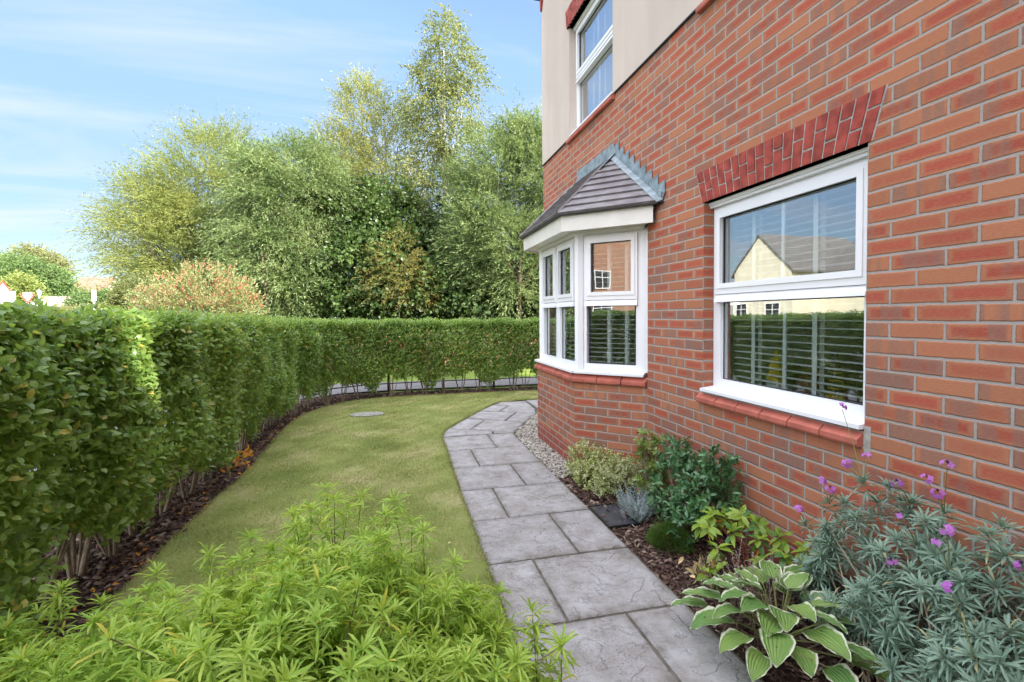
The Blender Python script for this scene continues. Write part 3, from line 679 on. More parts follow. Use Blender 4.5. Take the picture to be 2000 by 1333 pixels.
# ornaments and furniture seen through the big window
t = thing('ornament', (2.45, 2.69, .935), 'pointed yellow and white toy cone on the window board of the big window', 'ornament')
mb = MB(); mb.lathe((2.45, 2.69, .935), [(0, 0), (.062, 0), (.060, .06), (.050, .085), (.045, .087)], 14); mb.build('base', MAT['upvc'], t, smooth=True)
mb = MB(); mb.lathe((2.45, 2.69, 1.015), [(.058, 0), (.056, .05), (.045, .06), (.047, .10), (.033, .115), (.034, .15), (.020, .165), (.018, .19), (0, .215)], 14); mb.build('hat', MAT['yellow'], t, smooth=True)
t = thing('ornament', (2.45, 2.24, .935), 'toy with a yellow pot and black and yellow striped cone on the window board', 'ornament')
mb = MB(); mb.lathe((2.45, 2.24, .935), [(0, 0), (.052, 0), (.055, .08), (.05, .085)], 14); mb.build('pot', MAT['yellow'], t, smooth=True)
mb = MB(); z = 1.02
for k in range(9):
    r = .05*(1-k/10.); mb.lathe((2.45, 2.24, z), [(r*.8, 0), (r, .006), (r*.86, .022)], 14); z += .022
mb.lathe((2.45, 2.24, z), [(.006, 0), (.010, .01), (0, .02)], 8); mb.build('stripe', MAT['toyblack'], t, smooth=True)
mb = MB(); z = 1.031
for k in range(9): r = .0515*(1-(k+.5)/10.); mb.lathe((2.45, 2.24, z), [(r*.9, 0), (r, .004), (r*.93, .012)], 14); z += .022
mb.build('cone', MAT['yellow'], t, smooth=True)
mb = MB(); mb.lathe((2.53, 2.49, .935), [(0, 0), (.065, 0), (.075, .14), (.068, .14), (.06, .02)], 16)
mb.build('plant_pot', MAT['potred'], None, smooth=True, label='dark red pot on the window board between the two toys', cat='pot')
t = thing('table', (3.5, 2.6, .12), 'wooden table in the room behind the big window', 'table')
mb = MB(); mb.wbox((3.1, 2.2, .98), (3.9, 3.3, 1.04)); mb.build('table_top', MAT['wood'], t)
for a in (3.15, 3.80):
    for b in (2.25, 3.22): mb = MB(); mb.wbox((a, b, .12), (a+.06, b+.06, .98)); mb.build('leg', MAT['wood'], t)
t = thing('easel', (3.6, 2.75, 1.04), 'small wooden easel standing on the table indoors', 'easel')
for a in (-.10, .02, .12): mb = MB(); mb.tube([(3.55, 2.72+a, 1.04), (3.62, 2.74+a*.2, 1.55)], .013, 6); mb.build('leg', MAT['wood'], t)

# ================================================================== NEIGHBOURING HOUSES (outside the frame; some are added to shade the garden, others show in the glass)
def far_house(name, x0, y0, x1, y1, eav, ridge, axis, wm, rm, label, wins=(), group=None):
    t = thing(name, ((x0+x1)/2, (y0+y1)/2, 0), label, 'house', group)
    mb = MB()
    for q in ([(x0,y0),(x1,y0)], [(x1,y0),(x1,y1)], [(x1,y1),(x0,y1)], [(x0,y1),(x0,y0)]):
        ln = abs(q[0][0]-q[1][0])+abs(q[0][1]-q[1][1])
        mb.poly([(*q[0], -.1), (*q[1], -.1), (*q[1], eav), (*q[0], eav)], [(0, -.1), (ln, -.1), (ln, eav), (0, eav)])
    xm, ym_ = (x0+x1)/2, (y0+y1)/2
    if axis == 'x':        # ridge along x, gables on x0 and x1
        for x_ in (x0, x1): mb.poly([(x_, y0, eav), (x_, y1, eav), (x_, ym_, ridge)], [(0, eav), (y1-y0, eav), ((y1-y0)/2, ridge)])
    else:
        for y_ in (y0, y1): mb.poly([(x0, y_, eav), (x1, y_, eav), (xm, y_, ridge)], [(0, eav), (x1-x0, eav), ((x1-x0)/2, ridge)])
    mb.build('wall', wm, t)
    mb = MB(); e = .35
    if axis == 'x':
        k = (ridge-eav)/((y1-y0)/2)*e
        for ya, yb in ((y0-e, ym_), (y1+e, ym_)): mb.prism([Vector((x0-.15, ya, eav-k)), Vector((x1+.15, ya, eav-k)), Vector((x1+.15, yb, ridge)), Vector((x0-.15, yb, ridge))], (0, 0, .16))
    else:
        k = (ridge-eav)/((x1-x0)/2)*e
        for xa, xb in ((x0-e, xm), (x1+e, xm)): mb.prism([Vector((xa, y0-.15, eav-k)), Vector((xa, y1+.15, eav-k)), Vector((xb, y1+.15, ridge)), Vector((xb, y0-.15, ridge))], (0, 0, .16))
    mb.build('roof', rm, t)
    for (face, a, z, ww, hh) in wins:      # windows on a face: 'x1','x0','y0','y1'
        fm, gm = MB(), MB()
        fr = {'x1': ((x1, 0, 0), (0, 1), (1, 0)), 'x0': ((x0, 0, 0), (0, -1), (-1, 0)), 'y0': ((0, y0, 0), (1, 0), (0, -1)), 'y1': ((0, y1, 0), (-1, 0), (0, 1))}[face]
        sg = 1 if face in ('x1', 'y0') else -1
        a0 = a*sg
        c = .07
        fm.box(fr, (a0-ww/2, z, .0), (a0-ww/2+c, z+hh, .06)); fm.box(fr, (a0+ww/2-c, z, .0), (a0+ww/2, z+hh, .06)); fm.box(fr, (a0-.03, z+c, .0), (a0+.03, z+hh-c, .055))
        fm.box(fr, (a0-ww/2+c, z, 0), (a0+ww/2-c, z+c, .06)); fm.box(fr, (a0-ww/2+c, z+hh-c, 0), (a0+ww/2-c, z+hh, .06)); fm.box(fr, (a0-ww/2+c, z+hh*.6, 0), (a0+ww/2-c, z+hh*.6+.05, .052))
        f_ = fm.build('window', MAT['upvc'], t); gm.box(fr, (a0-ww/2+c, z+c, .005), (a0+ww/2-c, z+hh-c, .02)); gm.build('pane', MAT['gasket'], f_)
    return t
NG = None
far_house('neighbour_house', -6, -20, 7.35, -7.2, 10.6, 13.0, 'x', MAT['brick_far'], MAT['roof_grey'], 'unseen tall brick house added behind the camera to shade the garden')  # added out of view for its shadow on the hedge and near plants
far_house('garage', 3.2, -6.9, 7.0, -3.2, 5.8, 6.6, 'x', MAT['brick_far'], MAT['roof_grey'], 'unseen low brick garage block added between the two houses to cut the sunbeam')  # added out of view to block the lower part of the sun gap
far_house('neighbour_house', -36, 33, -27, 40, 5.2, 8.4, 'x', MAT['cream'], MAT['roof_grey'], 'cream rendered gable house across the road', [('x1', 35.2, 3.3, 1.2, 1.2), ('x1', 38.8, 3.3, 1.2, 1.2), ('x1', 35.2, 1, 1.6, 1.4), ('x1', 38.8, 1, 1.6, 1.4)])
far_house('neighbour_house', -38, 24, -30, 33, 5.0, 7.9, 'y', MAT['cream'], MAT['roof_grey'], 'long cream house with a grey roof across the road', [('x1', 26, 3.3, 1.2, 1.2), ('x1', 30, 3.3, 1.2, 1.2), ('x1', 28, 1, 1.8, 1.4)])
far_house('neighbour_house', -36, 15, -27.5, 22, 5, 8.2, 'x', MAT['brick_far'], MAT['roof_grey'], 'orange brick gable house across the road', [('x1', 17, 3.2, 1.2, 1.2), ('x1', 20, 3.2, 1.2, 1.2), ('x1', 17, 1, 1.8, 1.4), ('x1', 20, 1, 1.4, 1.4)])
far_house('neighbour_house', -34, -14, -24, -5, 5, 8.6, 'x', MAT['brick_far'], MAT['roof_grey'], 'orange brick house opposite with a steep gable', [('x1', -12, 3.2, 1.2, 1.3), ('x1', -7.4, 3.2, 1.2, 1.3), ('x1', -12, 1, 1.8, 1.4), ('x1', -7.4, 1, 1.4, 1.4)])

# ================================================================== GROUND
def sheet(name, pts, z, mat, **k):
    mb = MB(); P = [Vector((p[0], p[1], z)) for p in pts]
    import mathutils
    tri = mathutils.geometry.tessellate_polygon([P]); n = len(P)
    me = bpy.data.meshes.new(name)
    fs = []
    for t in tri:
        a, b, c = [P[i] for i in t]; fs.append(t if (b-a).cross(c-a).z > 0 else t[::-1])
    me.from_pydata([tuple(p) for p in P], [], fs); me.materials.append(mat)
    o = bpy.data.objects.new(name, me); return link(o, None, kind='structure', **k)
sheet('ground', [(-400, -300), (400, -300), (400, 500), (-400, 500)], -.07, MAT['meadow'])
sheet('road', [(-13.5, -80), (-6.2, -80), (-6.2, 13), (-8, 20), (-13, 30), (-24, 52), (-34, 60), (-30, 48), (-17, 26), (-13.5, 16)], -.062, MAT['tarmac'])
sheet('footpath', [(-4.3, -20), (-2.45, -20), (-2.45, 7.2), (-2.3, 8.3), (-1.75, 9.35), (-1.0, 9.95), (0, 10.1), (9, 10.15), (9, 11.35), (-1.2, 11.35), (-2.6, 10.8), (-3.7, 9.6), (-4.3, 8.0)], -.035, MAT['tarmac'])
LL = [(-1.38, -1), (-1.40, 2.0), (-1.44, 3.1), (-1.42, 4.2), (-1.36, 5.0), (-1.39, 5.8), (-1.42, 7.0), (-1.30, 7.9), (-1.02, 8.45), (-.6, 8.85), (0, 9.0), (1.4, 9.02), (2.6, 9.0), (4.5, 9.0)]
PL = [(.500, 1.0), (.505, 2.2), (.505, 4.4), (.53, 5.25), (.525, 5.67), (.53, 5.84), (.60, 6.15), (.79, 6.53), (1.01, 6.92), (1.27, 7.35), (1.52, 7.76), (1.70, 8.0), (2.4, 8.06), (4.5, 8.06)]
def chaikin(l):
    o = [l[0]]
    for (a, b) in zip(l, l[1:]):
        o += [(a[0]*.75+b[0]*.25, a[1]*.75+b[1]*.25), (a[0]*.25+b[0]*.75, a[1]*.25+b[1]*.75)]
    return o+[l[-1]]
LL = [(p[0]+.008*sin(i*2.1), p[1]+.008*cos(i*3.3)) for i, p in enumerate(chaikin(chaikin(LL)))]; PL = chaikin(chaikin(PL))
lawnpoly = [(-1.42, 2.35), (-1.43, 3.1)]+[p for p in LL if p[1] > 3.2]+PL[::-1][:-1]+[(.4, 2.12), (-.2, 2.15), (-.9, 2.2)]
sheet('lawn', lawnpoly, .006, MAT['turf'])
sheet('border_soil', [(-2.45, -3), (2.17, -3), (2.17, 3.9), (1.66, 4.35), (1.66, 5.6), (2.17, 6.1), (2.17, 7.0), (5, 7), (5, 9.7), (-1.0, 9.75), (-1.8, 9.2), (-2.3, 8.3), (-2.45, 7.2)], -.028, MAT['soil'])
# paving: rows of 600 mm flags, then the turned leg round the bay
mb = MB()
def flag(pts, g=.008, z=.0):
    """one slab, edges eased, tiny tilt"""
    P = [Vector((p[0], p[1])) for p in pts]; n = len(P)
    c = sum(P, Vector((0, 0)))/n; tx, ty = random.uniform(-.0025, .0025), random.uniform(-.0025, .0025); z += random.uniform(-.0015, .0015)
    def ins(d):
        o = []
        for i in range(n):
            a, b, cc = P[i-1], P[i], P[(i+1) % n]
            e1 = (b-a).normalized(); e2 = (cc-b).normalized(); n1 = Vector((-e1.y, e1.x)); n2 = Vector((-e2.y, e2.x))
            k = n1+n2; k = k/max(.35, k.length_squared/2) if k.length > .1 else n1
            o.append(b+k*d)
        return o
    area = sum(P[i].x*P[(i+1) % n].y-P[(i+1) % n].x*P[i].y for i in range(n))
    if area < 0: P.reverse()
    q = ins(g); r = ins(g+.009)
    zz = lambda p, d: z+d+(p.x-c.x)*tx*2+(p.y-c.y)*ty*2
    b0 = len(mb.v)
    for p in q: mb.v.append((p.x, p.y, z-.04))
    for p in q: mb.v.append((p.x, p.y, zz(p, -.006)))
    for p in r: mb.v.append((p.x, p.y, zz(p, 0)))
    for i in range(n):
        j = (i+1) % n
        for k in (0, n): mb.f.append((b0+k+i, b0+k+j, b0+k+n+j, b0+k+n+i)); mb.uv += [(0, 0)]*4
    for p in ins(g+.055): mb.v.append((p.x, p.y, zz(p, 0)))
    for i in range(n):
        j = (i+1) % n; mb.f.append((b0+2*n+i, b0+2*n+j, b0+3*n+j, b0+3*n+i)); mb.uv += [(0, 0), (0, 0), (1, 0), (1, 0)]
    mb.f.append(tuple(b0+3*n+i for i in range(n))); mb.uv += [(1, 0)]*n
rows = [2.15+.6145*(k-4) for k in range(11)]      # from behind the camera to y=5.83
XL, XR = .50, 1.415
for k in range(10):
    y0, y1 = rows[k], rows[k+1]
    xj = 1.09 if k % 2 else .79
    yl = .515 if k >= 7 else XL
    flag([(yl, y0), (xj, y0), (xj, y1), (yl, y1)]); flag([(xj, y0), (XR, y0), (XR, y1), (xj, y1)])
a_ = Vector((.49, .872)); b_ = Vector((-.872, .49)); O = Vector((1.43, 5.845))
def lc(s, b): p = O+a_*s+b_*b; return (p.x, p.y)
flag([(.53, 5.845), (1.17, 5.845), (1.19, 6.0), (.66, 6.27), (.585, 6.12)]); flag([(1.17, 5.845), (1.42, 5.845), (1.19, 6.0)])
flag([(.67, 6.285), lc(0, .586), lc(.605, .586), (.985, 6.84), (.82, 6.57)]); flag([lc(0, .586), lc(0, 0), lc(.605, 0), lc(.605, .586)])
flag([(.99, 6.86), lc(.605, .30), lc(1.22, .30), (1.24, 7.29)]); flag([lc(.605, .30), lc(.605, 0), lc(1.22, 0), lc(1.22, .30)])
flag([(1.25, 7.32), lc(1.22, .57), lc(1.68, .57), (1.53, 7.74)]); flag([lc(1.22, .57), lc(1.22, 0), (2.13, 7.27), (2.16, 7.97), (1.73, 7.985), (1.55, 7.77), lc(1.68, .57)])
for k in range(4): flag([(2.17+.6*k, 7.29), (2.77+.6*k, 7.29), (2.77+.6*k, 8.04), (2.17+.6*k, 8.04)])
mb.build('path', MAT['slab'], kind='structure')
mb = MB(); mb.wbox((.49, -.4, -.05), (1.42, 5.84, -.010)); mb.wbox((2.1, 7.25, -.05), (5, 8.05, -.010)); pj = [lc(-.02, .75), lc(-.02, 0), lc(1.85, -.02), (2.2, 7.3), (2.2, 8.0), (1.7, 7.99), (1.27, 7.35), (.8, 6.55), (.6, 6.15), (.52, 5.84)]
mb.prism([Vector((*p, -.05)) for p in pj], (0, 0, .040)); mb.build('path_joints', plain('joint_mortar', (.12, .105, .085), .95, .1, .3, 20, .6), kind='structure')

def inpoly(x, y, poly):
    ins = np.zeros(len(x), bool); n = len(poly)
    for i in range(n):
        x1, y1 = poly[i]; x2, y2 = poly[(i+1) % n]
        c = ((y1 > y) != (y2 > y)) & (x < (x2-x1)*(y-y1)/((y2-y1) or 1e-9)+x1); ins ^= c
    return ins
def samp(poly, n, fn=None):
    a = np.array(poly); lo, hi = a.min(0), a.max(0); xs, ys = [], []
    c = 0
    while c < n:
        x = R.uniform(lo[0], hi[0], n*2); y = R.uniform(lo[1], hi[1], n*2); k = inpoly(x, y, poly)
        if fn is not None: k &= fn(x, y)
        xs.append(x[k]); ys.append(y[k]); c += k.sum()
    return np.concatenate(xs)[:n], np.concatenate(ys)[:n]
# mown grass: many short blades, denser near the camera
def near(x, y): return R.uniform(size=len(x)) < np.clip(3.2/np.maximum(y-.5, .5), .0, 1)**1.1
n = 150000; x, y = samp(lawnpoly, n, lambda x, y: near(x, y) & (R.uniform(size=len(x)) < .55+.5*wob(np.stack([x, y, x*0], 1), 5.5)))
P = np.stack([x, y, np.full(n, .004)], 1); D = np.stack([R.normal(0, .75, n), R.normal(0, .75, n), np.ones(n)], 1)
far = np.clip(y/4, .8, 2.2)
leafmesh('grass', MAT['blade'], P, D, rv(n), R.uniform(.009, .026, n)*(1+.35*wob(P, 3.)), .0028*far, 'blade', None, kind='stuff', label='short mown grass of the lawn', cat='grass')
ed = []
for line in (LL, PL):
    for (a, b) in zip(line, line[1:]):
        a, b = np.array(a), np.array(b); m = int(np.linalg.norm(b-a)*900); ed.append(a+(b-a)*R.uniform(size=(m, 1)))
ed = np.concatenate(ed); ed = ed[ed[:, 1] > 2.1]; m = len(ed); ed = ed+R.normal(0, .010, (m, 2))
leafmesh('grass', MAT['blade'], np.column_stack([ed, np.full(m, -.004)]), np.stack([R.normal(0, .8, m), R.normal(0, .8, m), np.ones(m)], 1), rv(m), R.uniform(.018, .04, m), .004, 'blade', None, kind='stuff', label='ragged grass fringe along the lawn edges', cat='grass')
# bark mulch
soilbeds = [[(-2.35, .4), (-1.40, .4), (-1.43, 3.1), (-1.38, 5.0), (-1.40, 7.0), (-1.28, 7.95), (-1.0, 8.5), (-.6, 8.9), (0, 9.05), (4, 9.07), (4, 9.6), (-.8, 9.6), (-1.7, 9.1), (-2.2, 8.2), (-2.35, 7.2)],
            [(1.43, .2), (2.14, .2), (2.14, 3.85), (1.85, 4.15), (1.43, 4.10)], [(-1.42, .5), (.48, .5), (.48, 2.15), (-.9, 2.25), (-1.42, 2.4)]]
Ps = []
for bd, c in zip(soilbeds, (15000, 8000, 5000)):
    x, y = samp(bd, c, lambda x, y: R.uniform(size=len(x)) < np.clip(2.8/np.maximum(y, .5), .12, 1)); Ps.append(np.stack([x, y, R.uniform(-.03, -.008, c)], 1))
P = np.concatenate(Ps); n = len(P); D = rv(n); D[:, 2] *= .25; Nn = rv(n)*.45+np.array([0, 0, 1]); L = R.uniform(.015, .05, n)*np.clip(P[:, 1]/3, .8, 1.5)
leafmesh('bark_chips', MAT['chip'], P, D, Nn, L, L*R.uniform(.25, .6, n), 'chip', None, kind='stuff', label='brown bark chippings spread over the planting beds', cat='bark mulch')
# pale gravel in the corner by the bay
gp = [(1.425, 4.12), (1.60, 4.22), (1.655, 4.36), (1.655, 5.58), (2.15, 6.08), (2.15, 6.98), (2.05, 6.95), (1.445, 5.86), (1.425, 5.6)]
n = 5200; x, y = samp(gp, n); P = np.stack([x, y, R.uniform(-.028, -.002, n)], 1); L = R.uniform(.012, .034, n)
D = rv(n); D[:, 2] *= .4
leafmesh('gravel', MAT['pebble'], P, D, rv(n)*.4+np.array([0, 0, 1]), L, L*R.uniform(.55, .9, n), 'chip', None, kind='stuff', label='pale gravel filling the strip beside the bay', cat='gravel')
# fallen leaves along the hedge foot and on the lawn
def litter(poly, n, mat, nm, lb, sz=(.02, .045), z=.006):
    x, y = samp(poly, n); P = np.stack([x, y, np.full(n, z)+R.uniform(0, .006, n)], 1); D = rv(n); D[:, 2] *= .2
    L = R.uniform(*sz, n); leafmesh(nm, mat, P, D, rv(n)*.35+np.array([0, 0, 1]), L, L*.6, 'leaf', None, kind='stuff', label=lb, cat='fallen leaves')
litter([(-1.75, 2), (-1.36, 2), (-1.34, 6.5), (-1.2, 8.2), (-1.5, 8.0), (-1.6, 6)], 190, MAT['orange'], 'fallen_leaves', 'orange brown fallen leaves strewn along the hedge foot', z=-.004)
litter([(-1.3, 2.6), (.4, 2.6), (.4, 5.5), (1.2, 8.2), (0, 8.6), (-1.2, 7.5)], 190, MAT['dry'], 'leaf_litter', 'pale dry leaves scattered over the lawn', (.008, .026), .016)
# inspection cover in the lawn, drain cover in the bed
mb = MB(); c = Vector((-.42, 7.44, .0)); 
pts = [c+Vector((.245*cos(t)*(1 if abs(cos(t)) < .8 else 1), .17*sin(t), .006)) for t in [i*pi/16 for i in range(32)]]
mb.prism(pts, (0, 0, .012)); mb.build('inspection_cover', MAT['concrete'], None, label='oval grey stone cover set flush into the lawn', cat='drain cover', bevel=.004)
t = thing('drain_cover', (1.52, 3.24, 0), 'black square plastic drain cover sunk into the border beside the path', 'drain cover')
mb = MB(); mb.wbox((1.425, 3.06, -.03), (1.64, 3.42, -.004)); mb.build('lid', plain('grey_black_plastic', (.05, .05, .06), .45, .4, .2, 12, .3), t, bevel=.004)
mb = MB()
for a in ((1.418, 3.05, 1.432, 3.43), (1.632, 3.05, 1.648, 3.43), (1.4325, 3.05, 1.6315, 3.062), (1.4325, 3.418, 1.6315, 3.43)): mb.wbox((a[0], a[1], -.03), (a[2], a[3], .002))
mb.build('rim', MAT['black'], t)

# ================================================================== HEDGE
HC = [(-1.80, -1.2), (-1.80, 1), (-1.78, 3), (-1.74, 5), (-1.72, 6.5), (-1.66, 7.5), (-1.40, 8.35), (-.95, 8.95), (-.35, 9.28), (.5, 9.38), (1.5, 9.42), (2.6, 9.44), (4.6, 9.5)]
hc = np.array(HC); seg = np.diff(hc, axis=0); sl_ = np.linalg.norm(seg, axis=1); cum = np.concatenate([[0], np.cumsum(sl_)])
def hcurve(s):
    i = np.clip(np.searchsorted(cum, s, side='right')-1, 0, len(seg)-1); t = (s-cum[i])/sl_[i]
    p = hc[i]+seg[i]*t[:, None]; d = seg[i]/sl_[i][:, None]; nx = np.stack([d[:, 1], -d[:, 0]], 1)
    # smooth the normal towards the neighbours
    j = np.clip(i+np.where(t > .5, 1, -1), 0, len(seg)-1); d2 = seg[j]/sl_[j][:, None]; wgt = np.abs(t-.5)[:, None]
    d3 = nrm(d*(1-wgt)+d2*wgt); return p, np.stack([d3[:, 1], -d3[:, 0]], 1)      # normal to the garden side
hedge = thing('privet_hedge', (-1.75, 4, 0), 'clipped green privet hedge curving round the lawn', 'hedge')
SM = cum[-1]
def top_h(s): return np.interp(s, [0, 4, 7, 9, 11, SM], [1.475, 1.45, 1.41, 1.365, 1.345, 1.335])
def half_w(s): return np.interp(s, [0, 7, 10, SM], [.36, .33, .27, .27])
def hedge_pts(n, s0, s1, inner=.10, topf=.30, backf=.12):
    s = R.uniform(s0, s1, n); p, nn = hcurve(s); th = top_h(s); hw = half_w(s)
    side = R.uniform(size=n)
    depth = R.exponential(inner, n)
    q = np.zeros((n, 3)); o = np.zeros((n, 3))
    zb = .30+.10*np.sin(s*5.1)+.08*np.sin(s*11.3+1)
    zz = zb+(th-zb)*R.uniform(0, 1, n)**.9
    bulge = .035*np.sin(zz*5+s*2.3)+.03*np.sin(s*7.7)
    rnd = np.clip((zz-(th-.22))/.22, 0, 1)**2*.12      # rounded shoulder
    taper = np.clip((.75-zz)/.6, 0, 1)*.07; zz = np.where(s > 7, zz-.03, zz)
    for k, (m, sg) in enumerate(((side >= topf+backf, 1), (side < backf, -1))):
        off = sg*(hw+bulge-rnd-taper-depth)
        q[m, :2] = (p+nn*off[:, None])[m]; q[m, 2] = zz[m]; o[m, :2] = nn[m]*sg; o[m, 2] = .35
    m = (side >= backf) & (side < topf+backf); off = R.uniform(-1, 1, n)*hw*.95
    q[m, :2] = (p+nn*off[:, None])[m]; q[m, 2] = (th-depth*.8+.02*np.sin(s*9)+.012*R.normal(size=n))[m]; o[m, 2] = 1; o[m, :2] = (nn*(off/hw)[:, None]*.4)[m]
    return q, nrm(o), s
def shoots(P, O, n_leaf, tw, L, spread=.9, up=.6):
    """P shoot origins, O outward; returns leaf base, dir, normal"""
    n = len(P); d = nrm(O*.8+np.array([0, 0, up])+R.normal(0, .45, (n, 3)))
    t = np.tile(np.linspace(.1, 1, n_leaf), n); i = np.repeat(np.arange(n), n_leaf)
    dd = d[i]; a = rv(n); sx = nrm(np.cross(d, a)); sy = np.cross(d, sx)
    ang = np.tile(np.arange(n_leaf)//2*(pi/2)+np.arange(n_leaf) % 2*pi, n)+R.normal(0, .3, n*n_leaf)
    side = sx[i]*np.cos(ang)[:, None]+sy[i]*np.sin(ang)[:, None]
    B = P[i]+dd*(t*tw-tw*.6)[:, None]; LD = nrm(side*spread+dd*.7+R.normal(0, .18, (n*n_leaf, 3)))
    NN = nrm(dd*.7-side*.25+O[i]*.35+R.normal(0, .38, (n*n_leaf, 3))+np.array([0, 0, .25])); return B, LD, NN, i
def gapmask(q, thr=-.42):
    return (wob(q, 2.6, 3) > thr-.0*q[:, 2]) | (q[:, 2] > .95)
q, o_, s_ = hedge_pts(11500, 1.0, 6.0, .08); k = gapmask(q); q, o_ = q[k], o_[k]
B, D, Nn, i = shoots(q, o_, 8, .14, .05, .9, .35); n = len(B)
leafmesh('foliage', MAT['privet'], B, D, Nn, R.uniform(.032, .058, n), R.uniform(.021, .034, n), 'leaf8', hedge)
q, o_, s_ = hedge_pts(30000, 6.0, SM, .08); k = gapmask(q, -.62); q, o_ = q[k], o_[k]
B, D, Nn, i = shoots(q, o_, 7, .13, .05, .9, .35); n = len(B)
leafmesh('foliage', MAT['privet'], B, D, Nn, R.uniform(.032, .056, n), R.uniform(.018, .028, n), 'leaf', hedge)
for kk, s in enumerate(np.arange(1.4, SM-.2, .33)):
    p, nn = hcurve(np.array([s+random.uniform(-.05, .05)])); p = p[0]+nn[0]*random.uniform(-.02, .08); mb = MB()
    for a in range(random.randint(5, 7) if s < 8 else random.randint(3, 5)):
        an = random.uniform(0, 2*pi); r = random.uniform(.10, .26); rr = random.uniform(.006, .012) if s < 8 else random.uniform(.006, .012)
        x0, y0 = p[0]+.03*cos(an), p[1]+.03*sin(an)
        pts = [(x0, y0, -.04), (x0+r*.25*cos(an)+random.uniform(-.01, .01), y0+r*.25*sin(an), .16), (x0+r*.6*cos(an), y0+r*.6*sin(an)+random.uniform(-.02, .02), .45), (x0+r*cos(an), y0+r*sin(an), .95)]
        mb.tube(pts, [rr*1.3, rr, rr*.8, rr*.4], 6)
        if s < 7:
            an2 = an+random.uniform(-1, 1); mb.tube([pts[1], (pts[1][0]+.07*cos(an2), pts[1][1]+.07*sin(an2), .34), (pts[1][0]+.16*cos(an2), pts[1][1]+.16*sin(an2), .62)], [rr*.6, rr*.5, rr*.3], 5)
    mb.build('stem', MAT['twig'], hedge, smooth=True)
# black estate railing behind the hedge
fence = thing('estate_railing', (-2.2, 5, 0), 'low black metal estate railing running behind the hedge', 'fence')
fo = .33
def fpt(s): p, nn = hcurve(np.array([s])); return p[0]-nn[0]*fo
S = np.arange(.8, SM, .12)
for z in (.16, .36, .58, .80, 1.02):
    mb = MB(); mb.tube([(*fpt(s), z) for s in S], .010, 5); mb.build('rail', MAT['black'], fence)
for s in np.arange(1.0, SM, 1.03):
    p = fpt(s); mb = MB(); mb.wbox((p[0]-.02, p[1]-.006, -.05), (p[0]+.02, p[1]+.006, 1.08)); mb.build('post', MAT['black'], fence)
# low brick wall across the footpath
t = thing('garden_wall', (2, 14.6, 0), 'low sunlit orange brick wall across the grass behind the far hedge', 'wall')
mb = MB(); q = [(-4.5, 14.4), (9, 14.4)]
mb.poly([(-4.5, 14.4, -.1), (9, 14.4, -.1), (9, 14.4, 1.0), (-4.5, 14.4, 1.0)], [(0, -.1), (13.5, -.1), (13.5, 1), (0, 1)]); mb.wbox((-4.5, 14.402, -.1), (9, 14.6, .999))
mb.build('brick_panel', MAT['brick_far'], t); mb = MB(); mb.wbox((-4.52, 14.37, 1.0), (9, 14.63, 1.05)); mb.build('coping', MAT['tile'], t)

# ================================================================== TREES
def crown(lobes, n_spray, per, slen, L, Wd, up=.3, droop=.3, thr=-.45, nf=.8, fan=.55, seed=0, tm='rhomb', rmin=.45):
    """leaf sprays spread through a set of lobes; lobes = (x, y, z, rx, ry, rz)"""
    lb = np.array(lobes, float); vol = (lb[:, 3]*lb[:, 4]+lb[:, 4]*lb[:, 5]+lb[:, 3]*lb[:, 5]); pick = R.choice(len(lb), n_spray*2, p=vol/vol.sum())
    v = rv(n_spray*2); r = rmin+(1-rmin)*R.uniform(size=n_spray*2)**.6
    P = lb[pick, :3]+v*(r*(1+.28*wob(v*2.2+lb[pick, :3], 1.3, seed+5)))[:, None]*lb[pick, 3:6]
    k = (wob(P, nf, seed) > thr); P, v = P[k][:n_spray], v[k][:n_spray]; n = len(P)
    d = nrm(v*np.array([1, 1, .6])+np.array([0, 0, up])+R.normal(0, .35, (n, 3)))
    t = np.tile(np.linspace(0, 1, per), n)+R.normal(0, .04, n*per); i = np.repeat(np.arange(n), per); s0 = slen*R.uniform(.6, 1.3, n); wz = (R.uniform(size=n) < .05) & (v[:, 2] > .1) & (L > .12); s0[wz] *= 1.6; d[wz] = nrm(d[wz]+np.array([0, 0, .9])); sl = s0[i]
    B = P[i]+d[i]*(t*sl)[:, None]; B[:, 2] -= droop*sl*t*t
    D = nrm(d[i]*.7+rv(n*per)*fan+np.array([0, 0, -1.])*(droop*t)[:, None]); NN = nrm(rv(n*per)+np.array([0, 0, .5])+v[i]*.5)
    Ls = L*R.uniform(.7, 1.25, n*per); return B, D, NN, Ls, Ls*Wd/L, P
